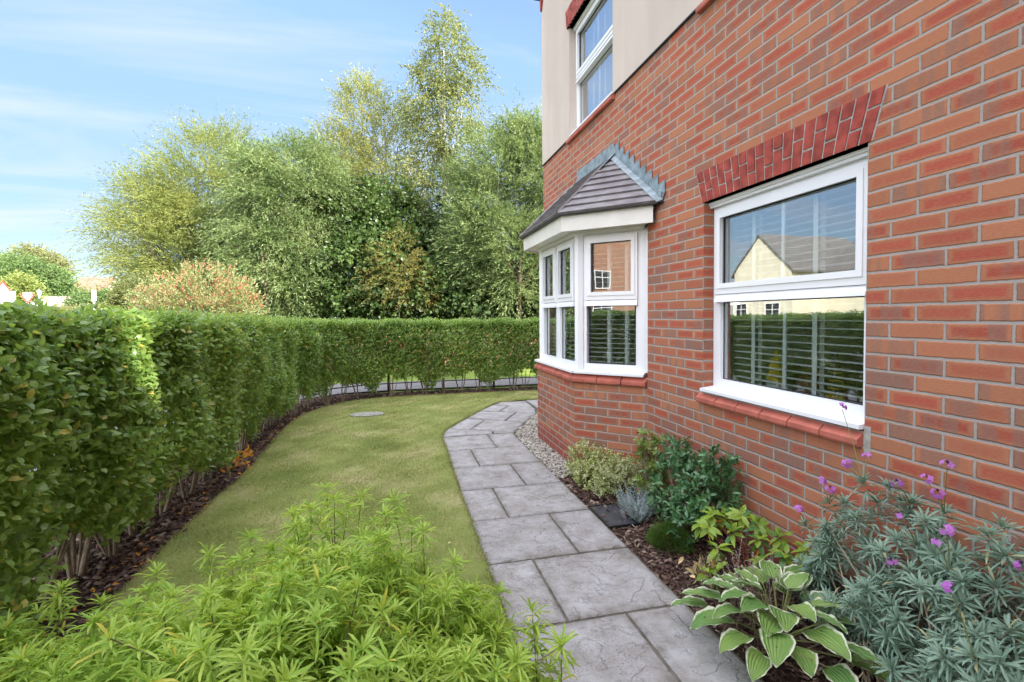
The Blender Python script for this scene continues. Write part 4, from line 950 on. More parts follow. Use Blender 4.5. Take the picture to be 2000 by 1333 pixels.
def tree(name, label, cat, base, height, trunk_r, lobes, mat, bark, group='trees beyond the footpath', multi=1, limbs=16, lean=(0, 0), **kw):
    t = thing(name, (base[0], base[1], 0), label, cat, group)
    B, D, NN, L, W_, P = crown(lobes, **kw)
    leafmesh('crown', mat, B, D, NN, L, W_, kw.get('tm', 'rhomb'), t)
    for q in range(multi):
        mb = MB(); an = q*2*pi/max(1, multi)+.4; sp = 0 if multi == 1 else .5
        x0, y0 = base[0]+.25*cos(an)*(multi > 1), base[1]+.25*sin(an)*(multi > 1)
        pts = []
        for k in range(7):
            f = k/6; pts.append(Vector((x0+sp*cos(an)*f*1.8+lean[0]*f+random.uniform(-.06, .06)*height*.06, y0+sp*sin(an)*f*1.8+lean[1]*f, -.1+height*f*(1 if multi == 1 else .85))))
        mb.tube(pts, [trunk_r*(1-.85*k/6) for k in range(7)], 8)
        idx = R.choice(len(P), limbs)
        for j in idx:
            e = Vector(P[j]); f = min(.92, max(.12, (e.z/height)*.62)); k = min(5, int(f*6)); s = pts[k].lerp(pts[k+1], f*6-k); m_ = s.lerp(e, .5)+Vector((0, 0, -.06*(e-s).length)); rr = trunk_r*(1-.85*f)*.5
            mb.tube([s, m_, e], [rr, rr*.6, rr*.2], 5)
        mb.build('trunk', bark, t, smooth=True)
    return t
def lob(*rows):
    """(px, py_centre, depth, rx_px, ry_px) -> lobes in metres at the tree's own distance"""
    o = []
    for (px, py, dep, rx, ry) in rows:
        c = at(px, py, dep); k = dep/F; o.append((c.x, c.y, c.z, rx*k, rx*k*.9, ry*k))
    return o
# dense evergreen backing behind the row keeps the sky out low down
def foot(px, dep): c = at(px, 616, dep); return (c.x, c.y)
tree('willow_tree', 'wide yellow green willow at the left end of the tree row', 'tree', foot(400, 19.5), 7, .17,
     lob((330, 470, 19.5, 95, 110), (400, 380, 19.5, 85, 105), (450, 320, 20, 60, 60), (290, 500, 19.5, 50, 50), (380, 520, 19, 95, 90), (455, 440, 19.5, 80, 110), (300, 400, 20, 50, 60), (258, 430, 20, 30, 40)),
     MAT['willow_y'], MAT['bark'], n_spray=9500, per=14, slen=1.15, L=.125, Wd=.025, up=.35, droop=.3, multi=3, thr=-.16, nf=1.5, fan=.46)
tree('willow_tree', 'grey green willow with drooping sprays beside the red tipped bush', 'tree', foot(540, 16.5), 4.3, .14,
     lob((540, 420, 16.8, 75, 120), (500, 360, 17, 50, 65), (600, 400, 17, 55, 95), (520, 520, 16.3, 70, 90), (560, 570, 16, 55, 50), (590, 500, 16.5, 45, 80), (640, 370, 17.5, 40, 55), (575, 330, 17.5, 40, 45), (620, 320, 18, 30, 40)),
     MAT['willow_g'], MAT['bark'], n_spray=7500, per=14, slen=.9, L=.13, Wd=.026, up=.15, droop=.45, multi=3, seed=4, thr=-.02, nf=1.8, fan=.5)
tree('broadleaf_tree', 'dark green broadleaved tree in the middle of the tree row', 'tree', foot(700, 18), 5.5, .15,
     lob((690, 460, 18, 85, 90), (640, 410, 18, 60, 60), (760, 420, 18.3, 60, 70), (720, 540, 17.4, 110, 80), (650, 560, 17.5, 70, 60), (800, 520, 17.8, 70, 90)),
     MAT['alder'], MAT['bark'], n_spray=4600, per=9, slen=.5, L=.13, Wd=.095, up=.1, droop=.2, multi=2, seed=8, thr=-.12, nf=1.5, tm='leaf')
tree('poplar_tree', 'tall thin yellowing tree left of the silver birch', 'tree', foot(730, 20.5), 10.5, .13,
     lob((715, 250, 20.5, 55, 85), (675, 320, 20.5, 55, 65), (755, 320, 20.5, 60, 90), (700, 400, 20.3, 75, 70), (780, 410, 20, 60, 80), (705, 195, 20.6, 32, 38), (645, 290, 20.5, 28, 40), (765, 240, 20.5, 35, 60)),
     MAT['poplar_y'], MAT['bark'], n_spray=3600, per=12, slen=.75, L=.115, Wd=.034, up=.7, droop=.15, multi=2, seed=13, thr=-.25, nf=1.3)
tree('silver_birch', 'tallest silver birch with a pale trunk and airy crown', 'tree', foot(872, 19), 12.0, .11,
     lob((868, 70, 19, 26, 42), (872, 130, 19, 60, 55), (915, 165, 19, 30, 50), (830, 190, 19, 45, 50), (868, 230, 19, 65, 75), (900, 300, 19, 45, 60), (835, 320, 19, 50, 60), (872, 400, 19, 65, 80), (876, 30, 19, 9, 20), (860, 500, 18.6, 50, 70)),
     MAT['birch'], MAT['birchbark'], n_spray=3300, per=13, slen=.65, L=.085, Wd=.055, up=.2, droop=.55, seed=17, thr=-.18, nf=1.7, limbs=26)
tree('willow_tree', 'pale green willow at the right end against the house', 'tree', foot(1010, 16.5), 5.0, .12,
     lob((985, 400, 16.5, 75, 110), (1040, 370, 16.5, 60, 110), (940, 470, 16.2, 60, 100), (1010, 520, 16, 80, 90), (970, 310, 16.8, 50, 60), (1050, 290, 17, 45, 50), (1010, 270, 17, 35, 35), (1100, 450, 16.5, 80, 160), (925, 380, 17, 40, 70)),
     MAT['willow_g'], MAT['bark'], n_spray=8500, per=14, slen=.85, L=.125, Wd=.025, up=.45, droop=.35, multi=3, seed=21, thr=-.06, nf=1.8, fan=.42)
tree('understorey_shrub', 'bronze leaved thin shrub under the birch', 'shrub', foot(780, 15.6), 2.2, .03,
     lob((775, 520, 15.6, 40, 70), (810, 560, 15.6, 40, 50), (745, 560, 15.6, 30, 45)), MAT['orange_shrub'], MAT['bark'], group=None,
     n_spray=480, per=12, slen=.5, L=.09, Wd=.02, up=.4, droop=.4, multi=1, seed=25, limbs=3)
t = thing('thicket', (1.5, 16.5, 0), 'dark ivy covered undergrowth filling the foot of the tree row', 'undergrowth')
B, D, NN, L, W_, P = crown(lob((560, 590, 17.5, 80, 60), (680, 580, 17.2, 90, 70), (800, 570, 17, 90, 80), (900, 560, 17, 90, 90), (1000, 580, 17, 90, 80), (1090, 560, 17, 80, 90), (860, 575, 16.6, 80, 60), (930, 590, 16.4, 80, 50), (900, 450, 18.5, 70, 60), (780, 470, 19, 90, 80), (620, 480, 19.5, 90, 80), (480, 560, 20.5, 110, 70)), 10500, 7, .4, .13, .10, .2, .2, -.9, 1., seed=31, rmin=.2)
leafmesh('foliage', MAT['thicket'], B, D, NN, L, W_, 'leaf', t)
mb = MB()
for k in range(16): x = -5+k*.95+random.uniform(-.3, .3); mb.tube([(x, 18.3+random.uniform(-.5, .5), -.1), (x+random.uniform(-.5, .5), 18.3, 3.+random.random())], [.07, .03], 5)
mb.build('stem', MAT['bark'], t)
# red tipped bush and the round bush behind the left hedge
t = thing('red_tipped_bush', (*foot(400, 13.5), 0), 'round pale green bush with red tips behind the hedge', 'bush')
LB = lob((400, 585, 13.5, 88, 58), (350, 610, 13.3, 60, 45), (455, 605, 13.5, 48, 45), (300, 600, 14, 36, 36))
B, D, NN, L, W_, P = crown(LB, 2400, 9, .26, .065, .03, .7, .05, -.8, 1.5, seed=3, rmin=.55); leafmesh('foliage', MAT['photinia'], B, D, NN, L, W_, 'leaf', t)
k = P[:, 2] > 1.6; Pt = P[k][R.uniform(size=k.sum()) < .35]; n = len(Pt)*5; i = np.repeat(np.arange(len(Pt)), 5)
leafmesh('red_shoots', MAT['photred'], Pt[i]+np.array([0, 0, .14])+R.normal(0, .035, (n, 3)), R.normal(0, .4, (n, 3))+np.array([0, 0, 1]), rv(n), .065, .022, 'rhomb', t)
mb = MB(); fx, fy = foot(400, 13.5)
for a in range(7): mb.tube([(fx+.1*cos(a), fy+.1*sin(a), -.1), (fx+.7*cos(a*.9), fy+.6*sin(a*.9), 1.5)], [.035, .012], 5)
mb.build('stem', MAT['bark'], t)
t = thing('round_bush', (*foot(272, 16), 0), 'dark olive rounded bush left of the red tipped bush', 'bush')
B, D, NN, L, W_, P = crown(lob((270, 582, 16, 36, 40), (250, 602, 16, 24, 32), (296, 600, 16, 26, 36)), 1500, 9, .28, .075, .034, .5, .1, -.9, 1.2, seed=6, rmin=.5); leafmesh('foliage', MAT['bushd'], B, D, NN, L, W_, 'rhomb', t)
mb = MB(); fx, fy = foot(272, 16); mb.tube([(fx, fy, -.1), (fx+.1, fy, 1.6)], [.09, .04], 6); mb.build('trunk', MAT['bark'], t)

# far left: trees, houses, garages, signs
def fartree(lab, dep, px, rows, mat, n, L, seed, h, cat='tree', g='far trees on the left', name='tree'):
    t = thing(name, (*foot(px, dep), 0), lab, cat, g)
    B, D, NN, Ls, W_, P = crown(lob(*rows), n, 8, L*4, L, L*.5, .3, .2, -.8, .5, seed=seed, rmin=.35); leafmesh('crown', mat, B, D, NN, Ls, W_, 'rhomb', t)
    fx, fy = foot(px, dep); mb = MB(); mb.tube([(fx, fy, -.2), (fx, fy, h*.5), (fx+.2, fy, h)], [.3, .22, .1], 6); mb.build('trunk', MAT['bark'], t)
fartree('broad bright green tree far off at the left', 62, 60, ((55, 555, 62, 45, 42), (90, 562, 62, 34, 34), (35, 540, 63, 30, 35), (116, 582, 62, 18, 16)), MAT['conifer'], 3600, .34, 2, 6)
fartree('olive topped tree rising behind the bright green one', 70, 70, ((55, 510, 70, 22, 24), (85, 520, 70, 24, 22), (110, 525, 70, 16, 16)), MAT['farolive'], 1200, .34, 5, 8)
fartree('green tree cut by the left edge far off', 66, -10, ((-5, 545, 66, 26, 42), (12, 560, 66, 16, 30)), MAT['conifer'], 1500, .34, 9, 6)
fartree('yellow green small tree in front of the far green one', 48, 42, ((40, 562, 48, 22, 20), (55, 572, 48, 14, 14), (28, 575, 48, 14, 14)), MAT['faryellow'], 900, .22, 11, 3)
fartree('long low green shrubbery below the red roofed house', 44, 190, ((168, 594, 44, 20, 14), (190, 592, 44, 28, 14), (222, 590, 44, 28, 14)), MAT['conifer'], 1600, .22, 15, 1.6, 'shrubs', None, 'shrubbery')
fartree('pale olive low bank of shrubs in front of the far shrubbery', 36, 150, ((125, 612, 36, 26, 8), (165, 610, 36, 34, 9), (205, 608, 36, 34, 10)), MAT['farolive'], 900, .12, 19, .8, 'shrubs', None, 'shrubbery')
def house_at(px0, px1, dep, zeav, zr, axis, wm, rm, label, thick=7):
    a, b = at(px0, 616, dep), at(px1, 616, dep)
    return far_house('distant_house', a.x, a.y, b.x, a.y+thick, zeav, zr, axis, wm, rm, label, group=None)
house_at(136, 193, 80, 5.6, 8.3, 'x', MAT['cream'], MAT['roof_red'], 'distant house with a red tiled roof seen over the hedge')
house_at(187, 238, 92, 5.2, 7.9, 'y', plain('yellow_brick', (.52, .40, .20), .8, .2, .1), MAT['roof_brown'], 'distant yellow brick gable right of the red roof', 8)
house_at(18, 160, 50, 2.7, 3.75, 'x', MAT['cream'], MAT['roof_brown'], 'long low building with a brown roof behind the road signs', 6)
a, b = at(12, 592, 49.5), at(140, 592, 49.5)
t = thing('low_garage_row', (a.x, a.y, 0), 'row of dark garage fronts under a white fascia board', 'garages')
mb = MB(); mb.wbox((a.x, a.y+.4, 2.35), (b.x, a.y+.6, 2.62)); mb.build('fascia', MAT['upvc'], t); mb = MB(); mb.wbox((a.x, a.y+.5, -.1), (b.x, a.y+.7, 2.34)); mb.build('front', MAT['gasket'], t)
cr_ = Vector((cos(-.65), sin(-.65), 0))
def sign_frame(px, dep):
    c = at(px, 616, dep); to = Vector((-c.x, -c.y, 0)).normalized(); u = Vector((-to.y, to.x, 0)); return ((c.x, c.y, 0), (u.x, u.y), (to.x, to.y)), c
def tri(mb, fr, u, z, r, n0, n1, flip=False):
    o, uu, nn = fr; P = []
    for k in range(3):
        an = pi/2+k*2*pi/3+(pi if flip else 0); a, b = u+r*cos(an), z+r*sin(an)
        P.append(Vector((o[0]+uu[0]*a+nn[0]*n0, o[1]+uu[1]*a+nn[1]*n0, b)))
    mb.prism(P, (nn[0]*(n1-n0), nn[1]*(n1-n0), 0))
def zof(px, py, dep): return at(px, py, dep).z
fr, c = sign_frame(7.5, 26); t = thing('road_sign', (c.x, c.y, 0), 'red bordered warning triangle above two white plates', 'road sign')
mb = MB(); mb.tube([(c.x, c.y, -.1), (c.x, c.y, 3.4)], .04, 8); mb.build('post', MAT['blind'], t)
z0 = zof(7, 564, 26); mb = MB(); tri(mb, fr, 0, z0-.01, .43, .045, .06); mb.build('red_triangle', MAT['signred'], t)
mb = MB(); tri(mb, fr, 0, z0-.01, .27, .0602, .066); mb.build('white_face', MAT['signwhite'], t)
mb = MB(); o, uu, nn = fr
mb.prism([Vector((o[0]+uu[0]*a+nn[0]*.067, o[1]+uu[1]*a+nn[1]*.067, z0-.115+b)) for a, b in ((-.12, 0), (.12, 0), (.07, .045), (0, .06), (-.07, .045))], (nn[0]*.003, nn[1]*.003, 0)); mb.build('hump_symbol', MAT['toyblack'], t)
for k, (p0, p1) in enumerate(((569, 581.5), (583.5, 597))):
    mb = MB(); mb.box(fr, (-.46, zof(7, p1, 26), .045), (.46, zof(7, p0, 26), .06)); pl_ = mb.build('plate', MAT['signwhite'], t)
mb = MB(); mb.box(fr, (-.06, zof(7, 579.2, 26), .0605), (.09, zof(7, 578.4, 26), .064)); mb.build('arrow_mark', MAT['toyblack'], t)
fr, c = sign_frame(55, 30); t = thing('road_sign', (c.x, c.y, 0), 'give way sign, red edged triangle pointing down on a white post', 'road sign')
mb = MB(); mb.tube([(c.x, c.y, -.1), (c.x, c.y, zof(55, 576, 30))], .045, 8); mb.build('post', MAT['signwhite'], t)
z0 = zof(55, 581, 30); mb = MB(); tri(mb, fr, 0, z0, .40, .05, .065, True); mb.build('red_triangle', MAT['signred'], t)
mb = MB(); tri(mb, fr, 0, z0, .25, .0652, .072, True); mb.build('white_face', MAT['signwhite'], t)
mb = MB(); mb.box(fr, (-.20, z0+.20, .0), (.20, z0+.29, .046)); mb.build('backing_plate', MAT['signwhite'], t)
mb = MB(); mb.box(fr, (-.13, z0+.085, .0725), (.13, z0+.105, .075)); mb.build('lettering_bar', MAT['toyblack'], t)
fr, c = sign_frame(84, 32); t = thing('notice_board', (c.x, c.y, 0), 'blank white rectangular board just above the hedge top', 'sign')
mb = MB(); mb.box(fr, (-.47, zof(84, 599, 32), 0), (.47, zof(84, 591.5, 32), .03)); mb.build('board', MAT['signwhite'], t)
mb = MB(); mb.box(fr, (-.4, -.1, -.04), (-.33, 2.1, -.002)); mb.box(fr, (.33, -.1, -.04), (.4, 2.1, -.002)); mb.build('post', MAT['signwhite'], t)
c = at(78, 616, 38); t = thing('street_lamp', (c.x, c.y, 0), 'small pale green lantern on a thin post behind the signs', 'street lamp')
zl = zof(78, 578, 38); mb = MB(); mb.tube([(c.x, c.y, -.1), (c.x, c.y, zl)], .05, 8); mb.build('post', MAT['lampgreen'], t)
mb = MB(); mb.lathe((c.x, c.y, zl-.03), [(.03, 0), (.10, .06), (.15, .30), (.20, .33), (.10, .42), (.03, .50), (0, .6)], 10); mb.build('lantern', MAT['lampgreen'], t)
fr, c = sign_frame(184.5, 34); t = thing('white_post', (c.x, c.y, 0), 'slim white marker board on a post right of the far roof', 'sign')
mb = MB(); mb.box(fr, (-.12, zof(184, 588, 34), 0), (.12, zof(184, 566.5, 34), .05)); mb.build('board', MAT['signwhite'], t)
mb = MB(); mb.box(fr, (-.05, -.1, -.05), (.05, zof(184, 570, 34), -.001)); mb.build('post', MAT['blind'], t)

# ================================================================== PLANTS NEAR THE CAMERA
def bush_stems(mb, c, tips, r0=.006, z0=-.03, spread=.08, droopy=.0):
    for p in tips:
        p = Vector(p); a = random.uniform(0, 2*pi); s = Vector((c[0]+spread*cos(a)*random.random(), c[1]+spread*sin(a)*random.random(), z0))
        m1 = s.lerp(p, .45); m1.z += .10*(p-s).length; m1.x += random.uniform(-.02, .02)
        mb.tube([s, m1, p], [r0, r0*.8, r0*.45], 5, cap=False)
def whorls(P, A, n, L, W_, elev, jit=.15, up=0.):
    """n leaves round each axis A at point P; elev in radians above the plane"""
    m = len(P); A = nrm(A); sx = nrm(np.cross(A, rv(m))); sy = np.cross(A, sx); i = np.repeat(np.arange(m), n)
    ang = np.tile(np.arange(n)*2*pi/n, m)+np.repeat(R.uniform(0, 6.3, m), n)+R.normal(0, jit, m*n)
    el = elev+R.normal(0, jit, m*n)
    side = sx[i]*np.cos(ang)[:, None]+sy[i]*np.sin(ang)[:, None]
    D = side*np.cos(el)[:, None]+A[i]*np.sin(el)[:, None]+np.array([0, 0, up]); NN = A[i]*np.cos(el)[:, None]-side*np.sin(el)[:, None]+R.normal(0, .12, (m*n, 3))
    return P[i]+A[i]*R.uniform(-.004, .004, (m*n, 1)), nrm(D), nrm(NN), L*R.uniform(.72, 1.15, m*n), W_*R.uniform(.8, 1.15, m*n)
def cat_(*a): return [np.concatenate([q[k] for q in a]) for k in range(len(a[0]))]

# big narrow-leaved shrub in the foreground: domes of shoots
doms = [(-.30, 1.42, .62, .62, .66), (-.22, 1.80, .42, .34, .60), (.16, 1.45, .36, .50, .44), (-.70, 1.50, .45, .50, .56), (-1.12, 1.62, .40, .44, .44), (-1.30, 1.95, .25, .25, .38), (.33, 1.12, .20, .40, .36), (-.45, .95, .8, .4, .55), (-1.15, 1.15, .5, .5, .40), (-.26, 1.96, .46, .26, .61), (.12, 1.82, .30, .28, .47), (-.70, 1.90, .34, .24, .46)]
Pw, Aw = [], []
for (cx, cy, rx, ry, h) in doms:
    m = int(470*rx*ry/.38)+14; v = rv(m*3); v = v[v[:, 2] > -.15][:m]; rr = R.uniform(.62, 1.04, len(v))
    p = np.stack([cx+v[:, 0]*rx*rr, cy+v[:, 1]*ry*rr, .04+np.maximum(v[:, 2], 0)**.8*h*rr+R.uniform(-.03, .06, len(v))], 1)
    keep = (p[:, 0] < .60) & (p[:, 1] > .55); Pw.append(p[keep]); Aw.append((v*np.array([.8, .8, .8])+np.array([0, 0, .75])+R.normal(0, .22, (len(v), 3)))[keep])
# straggling shoots standing clear of the mass
ex = np.array([(-.34, 2.08, .70), (-.20, 2.10, .68), (-.05, 2.05, .66), (-.42, 2.15, .60), (.10, 1.95, .62), (-.62, 2.05, .52), (-.80, 1.95, .50), (-1.02, 1.98, .47), (-1.16, 2.02, .52), (-1.34, 1.93, .50), (-1.28, 2.2, .40), (.34, 1.62, .52), (.44, 1.55, .48), (.50, 1.42, .44), (.54, 1.22, .40), (-.10, 2.22, .56), (-.52, 2.2, .45), (.22, 1.9, .5), (-.30, 2.2, .74), (-.16, 2.28, .66), (-.44, 2.28, .62), (-.24, 2.0, .76), (-.02, 2.2, .66), (-.38, 1.95, .74), (-.6, 2.2, .56), (.06, 2.1, .60), (-.72, 2.1, .55), (-.9, 2.1, .5)])
Pw = np.concatenate(Pw+[ex]); nex = len(ex)
Aw = np.concatenate(Aw+[np.tile([0, .1, 1.], (len(ex), 1))+R.normal(0, .25, (len(ex), 3))])
shr = thing('narrow_leaved_shrub', (-.3, 1.4, 0), 'bushy lime green shrub with whorls of narrow leaves at the bottom left', 'shrub')
Pw2 = Pw-nrm(Aw)*.028; Pw3 = Pw-nrm(Aw)*.055
Pw[-nex:, 2] -= .02; exP, exA = Pw[-nex:], nrm(Aw[-nex:]*.5+np.array([0, 0, 1.])); low = np.concatenate([exP-exA*k for k in (.055, .09, .13, .18, .24)]); lowA = np.tile(exA, (5, 1))
q = cat_(whorls(low, lowA, 6, .066, .0088, .15, .35), whorls(Pw, Aw, 7, .042, .0070, .85, .2), whorls(Pw, Aw, 9, .064, .0082, .35, .26), whorls(Pw2, Aw, 8, .076, .0090, .0, .30), whorls(Pw3, Aw, 6, .072, .0090, -.35, .35))
leafmesh('foliage', MAT['choisya'], *q, 'strap', shr)
mb = MB(); idx = R.choice(len(Pw), 240, replace=False); bush_stems(mb, (-.35, 1.4), Pw[idx], .004, -.02, .35); [mb.tube([Vector(e-a*.30), Vector(e-a*.15), Vector(e-a*.01)], [.0026, .0018, .001], 5, cap=False) for e, a in zip(exP, exA)]; mb.build('stems', MAT['brownstem'], shr)

# grey green wallflower against the wall
doms = [(1.97, 1.50, .20, .42, .64), (1.93, 1.10, .26, .45, .60), (1.84, 1.30, .20, .30, .46), (2.02, 1.80, .14, .22, .54), (1.78, .98, .18, .30, .40), (1.86, .72, .26, .3, .5), (1.93, 1.66, .16, .2, .35)]
Pw, Aw = [], []
for (cx, cy, rx, ry, h) in doms:
    m = int(75*rx*ry/.09)+10; v = rv(m*3); v = v[(v[:, 2] > -.1)][:m]; rr = R.uniform(.72, 1.03, len(v))
    p = np.stack([cx+v[:, 0]*rx*rr, cy+v[:, 1]*ry*rr, .10+np.maximum(v[:, 2], -.05)*h*rr+.04], 1); keep = (p[:, 0] < 2.12) & (p[:, 2] > .10)
    Pw.append(p[keep]); Aw.append((v*.9+np.array([-.25, -.05, .6])+R.normal(0, .15, (len(v), 3)))[keep])
Pw, Aw = np.concatenate(Pw), np.concatenate(Aw)
ery = thing('wallflower', (1.88, 1.3, 0), 'grey green wallflower bush with purple flower heads against the wall', 'flowering plant')
q = cat_(whorls(Pw, Aw, 8, .044, .0070, .95, .15), whorls(Pw, Aw, 11, .066, .0085, .45, .16), whorls(Pw-nrm(Aw)*.015, Aw, 10, .068, .0085, .05, .18), whorls(Pw-nrm(Aw)*.035, Aw, 7, .06, .008, -.4, .3))
leafmesh('foliage', MAT['ery'], *q, 'strap', ery)
mb = MB(); idx = R.choice(len(Pw), min(len(Pw), 120), replace=False); bush_stems(mb, (1.86, 1.35), Pw[idx], .0055, -.03, .22)
for k in range(26):       # dead stems sprawling at the base
    a = random.uniform(0, 6.28); x, y = 1.78+random.uniform(-.2, .2), 1.45+random.uniform(-.3, .35)
    mb.tube([(x, y, .02), (x+.1*cos(a), y+.1*sin(a), .10+random.random()*.08), (x+.25*cos(a), y+.25*sin(a), .05+random.random()*.2)], [.003, .0025, .001], 4, cap=False)
mb.build('stems', MAT['twig'], ery)
fl = [(1604, 942, 1.93), (1622, 957, 1.92), (1654, 907, 1.98), (1694, 894, 1.98), (1751, 945, 1.93), (1850, 909, 1.95), (1811, 937, 1.95), (1831, 965, 1.92), (1559, 996, 1.93), (1756, 1010, 1.84), (1850, 1038, 1.80), (1829, 1062, 1.78), (1739, 1099, 1.76), (1858, 1152, 1.62), (1645, 797, 2.10), (1994, 1108, 1.70)]
for (px, py, X) in fl:
    d = ray(px, py); c = Vector((0, 0, H))+d*(X/d.x); mb = MB()
    e = Vector(Pw[np.argmin(((Pw-np.array(c))**2).sum(1)+np.where(Pw[:, 2] > c.z-.03, 1, 0))])
    bd = MB(); bd.tube([e, e.lerp(c, .5)+Vector((0, 0, .01)), c-Vector((0, 0, .008))], [.0022, .0018, .0015], 5)
    small = px in (1756, 1994, 1829); k_ = 3 if small else random.randint(5, 7)
    pf = bd.build('flower_stalk', MAT['greenstem'], ery)
    B, D, NN = [], [], []
    for a in range(k_):
        v = Vector((random.gauss(0, 1), random.gauss(0, 1), random.gauss(0, .6))).normalized(); f = c+v*(.015 if not small else .007); f.z += .004
        ax = (v+Vector((-.5, -.5, .4))).normalized(); s = ax.cross(Vector((.2, .5, 1))).normalized(); u_ = ax.cross(s)
        for b in range(4): an = b*pi/2+a; dd = s*cos(an)+u_*sin(an)+ax*.15; B.append(f); D.append(dd); NN.append(ax)
    leafmesh('petals', MAT['purple'], np.array(B), np.array(D), np.array(NN), .0135, .0130, 'leaf', pf)
    bd = MB(); bd.lathe((c.x, c.y, c.z+.008), [(0, 0), (.005, .003), (.004, .009), (0, .012)], 6); bd.build('bud', MAT['budd'], pf)

# hostas
def hosta_leaf(mb, base, az, L, W_, el, curl, roll=0., nseg=9):
    out_ = Vector((cos(az), sin(az), 0)); side = Vector((-sin(az), cos(az), 0)); p = Vector(base); ang = el; prev = None; st = L/nseg; b0 = len(mb.v); cols = 7
    for k in range(nseg+1):
        s = k/nseg; w_ = W_*.5*(math.sin(pi*min(1, s**.62))**.75 if 0 < s < 1 else 0.02)*(1 if s < .6 else 1)
        d = out_*cos(ang)+Vector((0, 0, sin(ang))); n_ = side.cross(d)*-1
        if n_.z < 0 and abs(ang) < 1.5: n_ = -n_
        sd = (side*cos(roll)+n_*sin(roll))
        for j in range(cols):
            t = (j/(cols-1))*2-1
            wv = .006*math.sin(s*17+j*2+az*5)*abs(t)
            q = p+sd*(w_*t)+n_*(w_*.30*t*t+wv); mb.v.append((q.x, q.y, q.z))
        p = p+d*st; ang -= curl/nseg*(.4+1.2*s)
    for k in range(nseg):
        for j in range(cols-1):
            a = b0+k*cols+j; mb.f.append((a, a+1, a+cols+1, a+cols))
            for (kk, jj) in ((k, j), (k, j+1), (k+1, j+1), (k+1, j)): mb.uv.append((kk/nseg, jj/(cols-1)*2-1))
def hosta(c, n, rad, sz, label, group=None, mat='hosta', hmax=.26):
    t = thing('hosta', (c[0], c[1], 0), label, 'plant', group); mb = MB(); st = MB()
    for k in range(n):
        f = k/n; az = k*2.39996+random.uniform(-.2, .2); r = rad*(.18+.82*f**.7)*random.uniform(.8, 1.05); h = hmax*(1-.62*f)+random.uniform(-.02, .03)
        b = Vector((c[0]+r*.62*cos(az), c[1]+r*.62*sin(az), h)); L = sz*random.uniform(.8, 1.15)*(1 if f > .2 else .8)
        hosta_leaf(mb, b, az, L, L*random.uniform(.62, .78), random.uniform(.1, .5)*(1.25-f)-.1*f, random.uniform(.45, 1.05), random.uniform(-.35, .35))
        m_ = Vector((c[0]+r*.2*cos(az), c[1]+r*.2*sin(az), h*.55)); st.tube([(c[0]+.02*cos(az), c[1]+.02*sin(az), -.02), m_, b], [.005, .004, .003], 5, cap=False)
    mb.build('leaves', MAT[mat], t, smooth=True); st.build('stalks', MAT['greenstem'], t)
    return t
hosta((1.60, 1.73), 38, .47, .168, 'large hosta with white edged green leaves beside the path')
hosta((1.63, 2.20), 6, .12, .085, 'small wilting lime hosta at the path edge', None, 'rhodo', .12)
hosta((1.86, 1.13), 7, .14, .10, 'small striped hosta at the bottom edge near the wallflower', None, 'hosta', .10)
dl = thing('dried_plant', (1.63, 2.34, 0), 'shrivelled straw coloured plant beside the small lime hosta', 'dead plant')
n = 40; P = np.array([1.62, 2.30, .05])+R.normal(0, 1, (n, 3))*np.array([.035, .045, .03]); leafmesh('leaves', MAT['dry'], P, rv(n)+np.array([0, 0, .4]), rv(n), .055, .024, 'leaf8', dl)
mb = MB(); [mb.tube([(1.62, 2.30, -.02), (1.62+random.uniform(-.03, .03), 2.3+random.uniform(-.03, .03), .12)], [.003, .001], 4) for k in range(5)]; mb.build('stems', MAT['twig'], dl)
# bare grey seed stems among the hosta leaves
st = thing('seed_stems', (1.66, 2.0, 0), 'tangle of bare grey seed stems rising behind the large hosta', 'dead plant')
mb = MB(); SB, SD = [], []
for k in range(26):
    x, y = 1.62+random.uniform(-.09, .09), 1.94+random.uniform(-.16, .14); a = random.uniform(0, 6.28); h = random.uniform(.20, .36); e = Vector((x+.09*cos(a), y+.09*sin(a), h))
    s = Vector((x, y, -.01)); m_ = s.lerp(e, .6)+Vector((0, 0, .03)); mb.tube([s, m_, e], [.0022, .0018, .001], 4, cap=False)
    for j in range(14): f = .35+.65*j/14; SB.append(tuple(s.lerp(e, f)+Vector((0, 0, .015)))); SD.append((random.gauss(0, 1), random.gauss(0, 1), .6))
mb.build('stems', MAT['twig'], st); leafmesh('seeds', plain('grey_seed', (.30, .25, .24), .9, .1, .2, 30), np.array(SB), np.array(SD), rv(len(SB)), .012, .006, 'rhomb', st)

# glossy dark shrub by the wall
def leafy(name, label, cat, doms, n_sh, per, L, W_, mat, tm='leaf8', tw=.07, up=.5, spread=.9, stem=None, c=None, group=None, zmin=.0, stem_n=40, parts=True):
    t = thing(name, (c[0], c[1], 0), label, cat, group); Ps, Os = [], []
    tot = sum(d[3]*d[4] for d in doms)
    for (cx, cy, cz, rx, ry, rz) in doms:
        m = int(n_sh*rx*ry/tot) if False else int(n_sh*(rx*rz)/sum(d[3]*d[5] for d in doms)); v = rv(m*2); v = v[v[:, 2] > -.6][:m]; rr = R.uniform(.5, 1.03, len(v))**.7
        Ps.append(np.array([cx, cy, cz])+v*rr[:, None]*np.array([rx, ry, rz])); Os.append(v)
    P, O_ = np.concatenate(Ps), np.concatenate(Os); k = (P[:, 0] < WX-.03) & (P[:, 2] > zmin); P, O_ = P[k], O_[k]
    B, D, NN, i = shoots(P, O_, per, tw, L, spread, up); n = len(B)
    leafmesh('foliage', mat, B, D, NN, L*R.uniform(.7, 1.2, n), W_*R.uniform(.8, 1.15, n), tm, t)
    mb = MB(); idx = R.choice(len(P), min(stem_n, len(P)), replace=False); bush_stems(mb, c, P[idx], .005, -.03, .06); mb.build('stems', stem or MAT['brownstem'], t)
    return t, P, O_
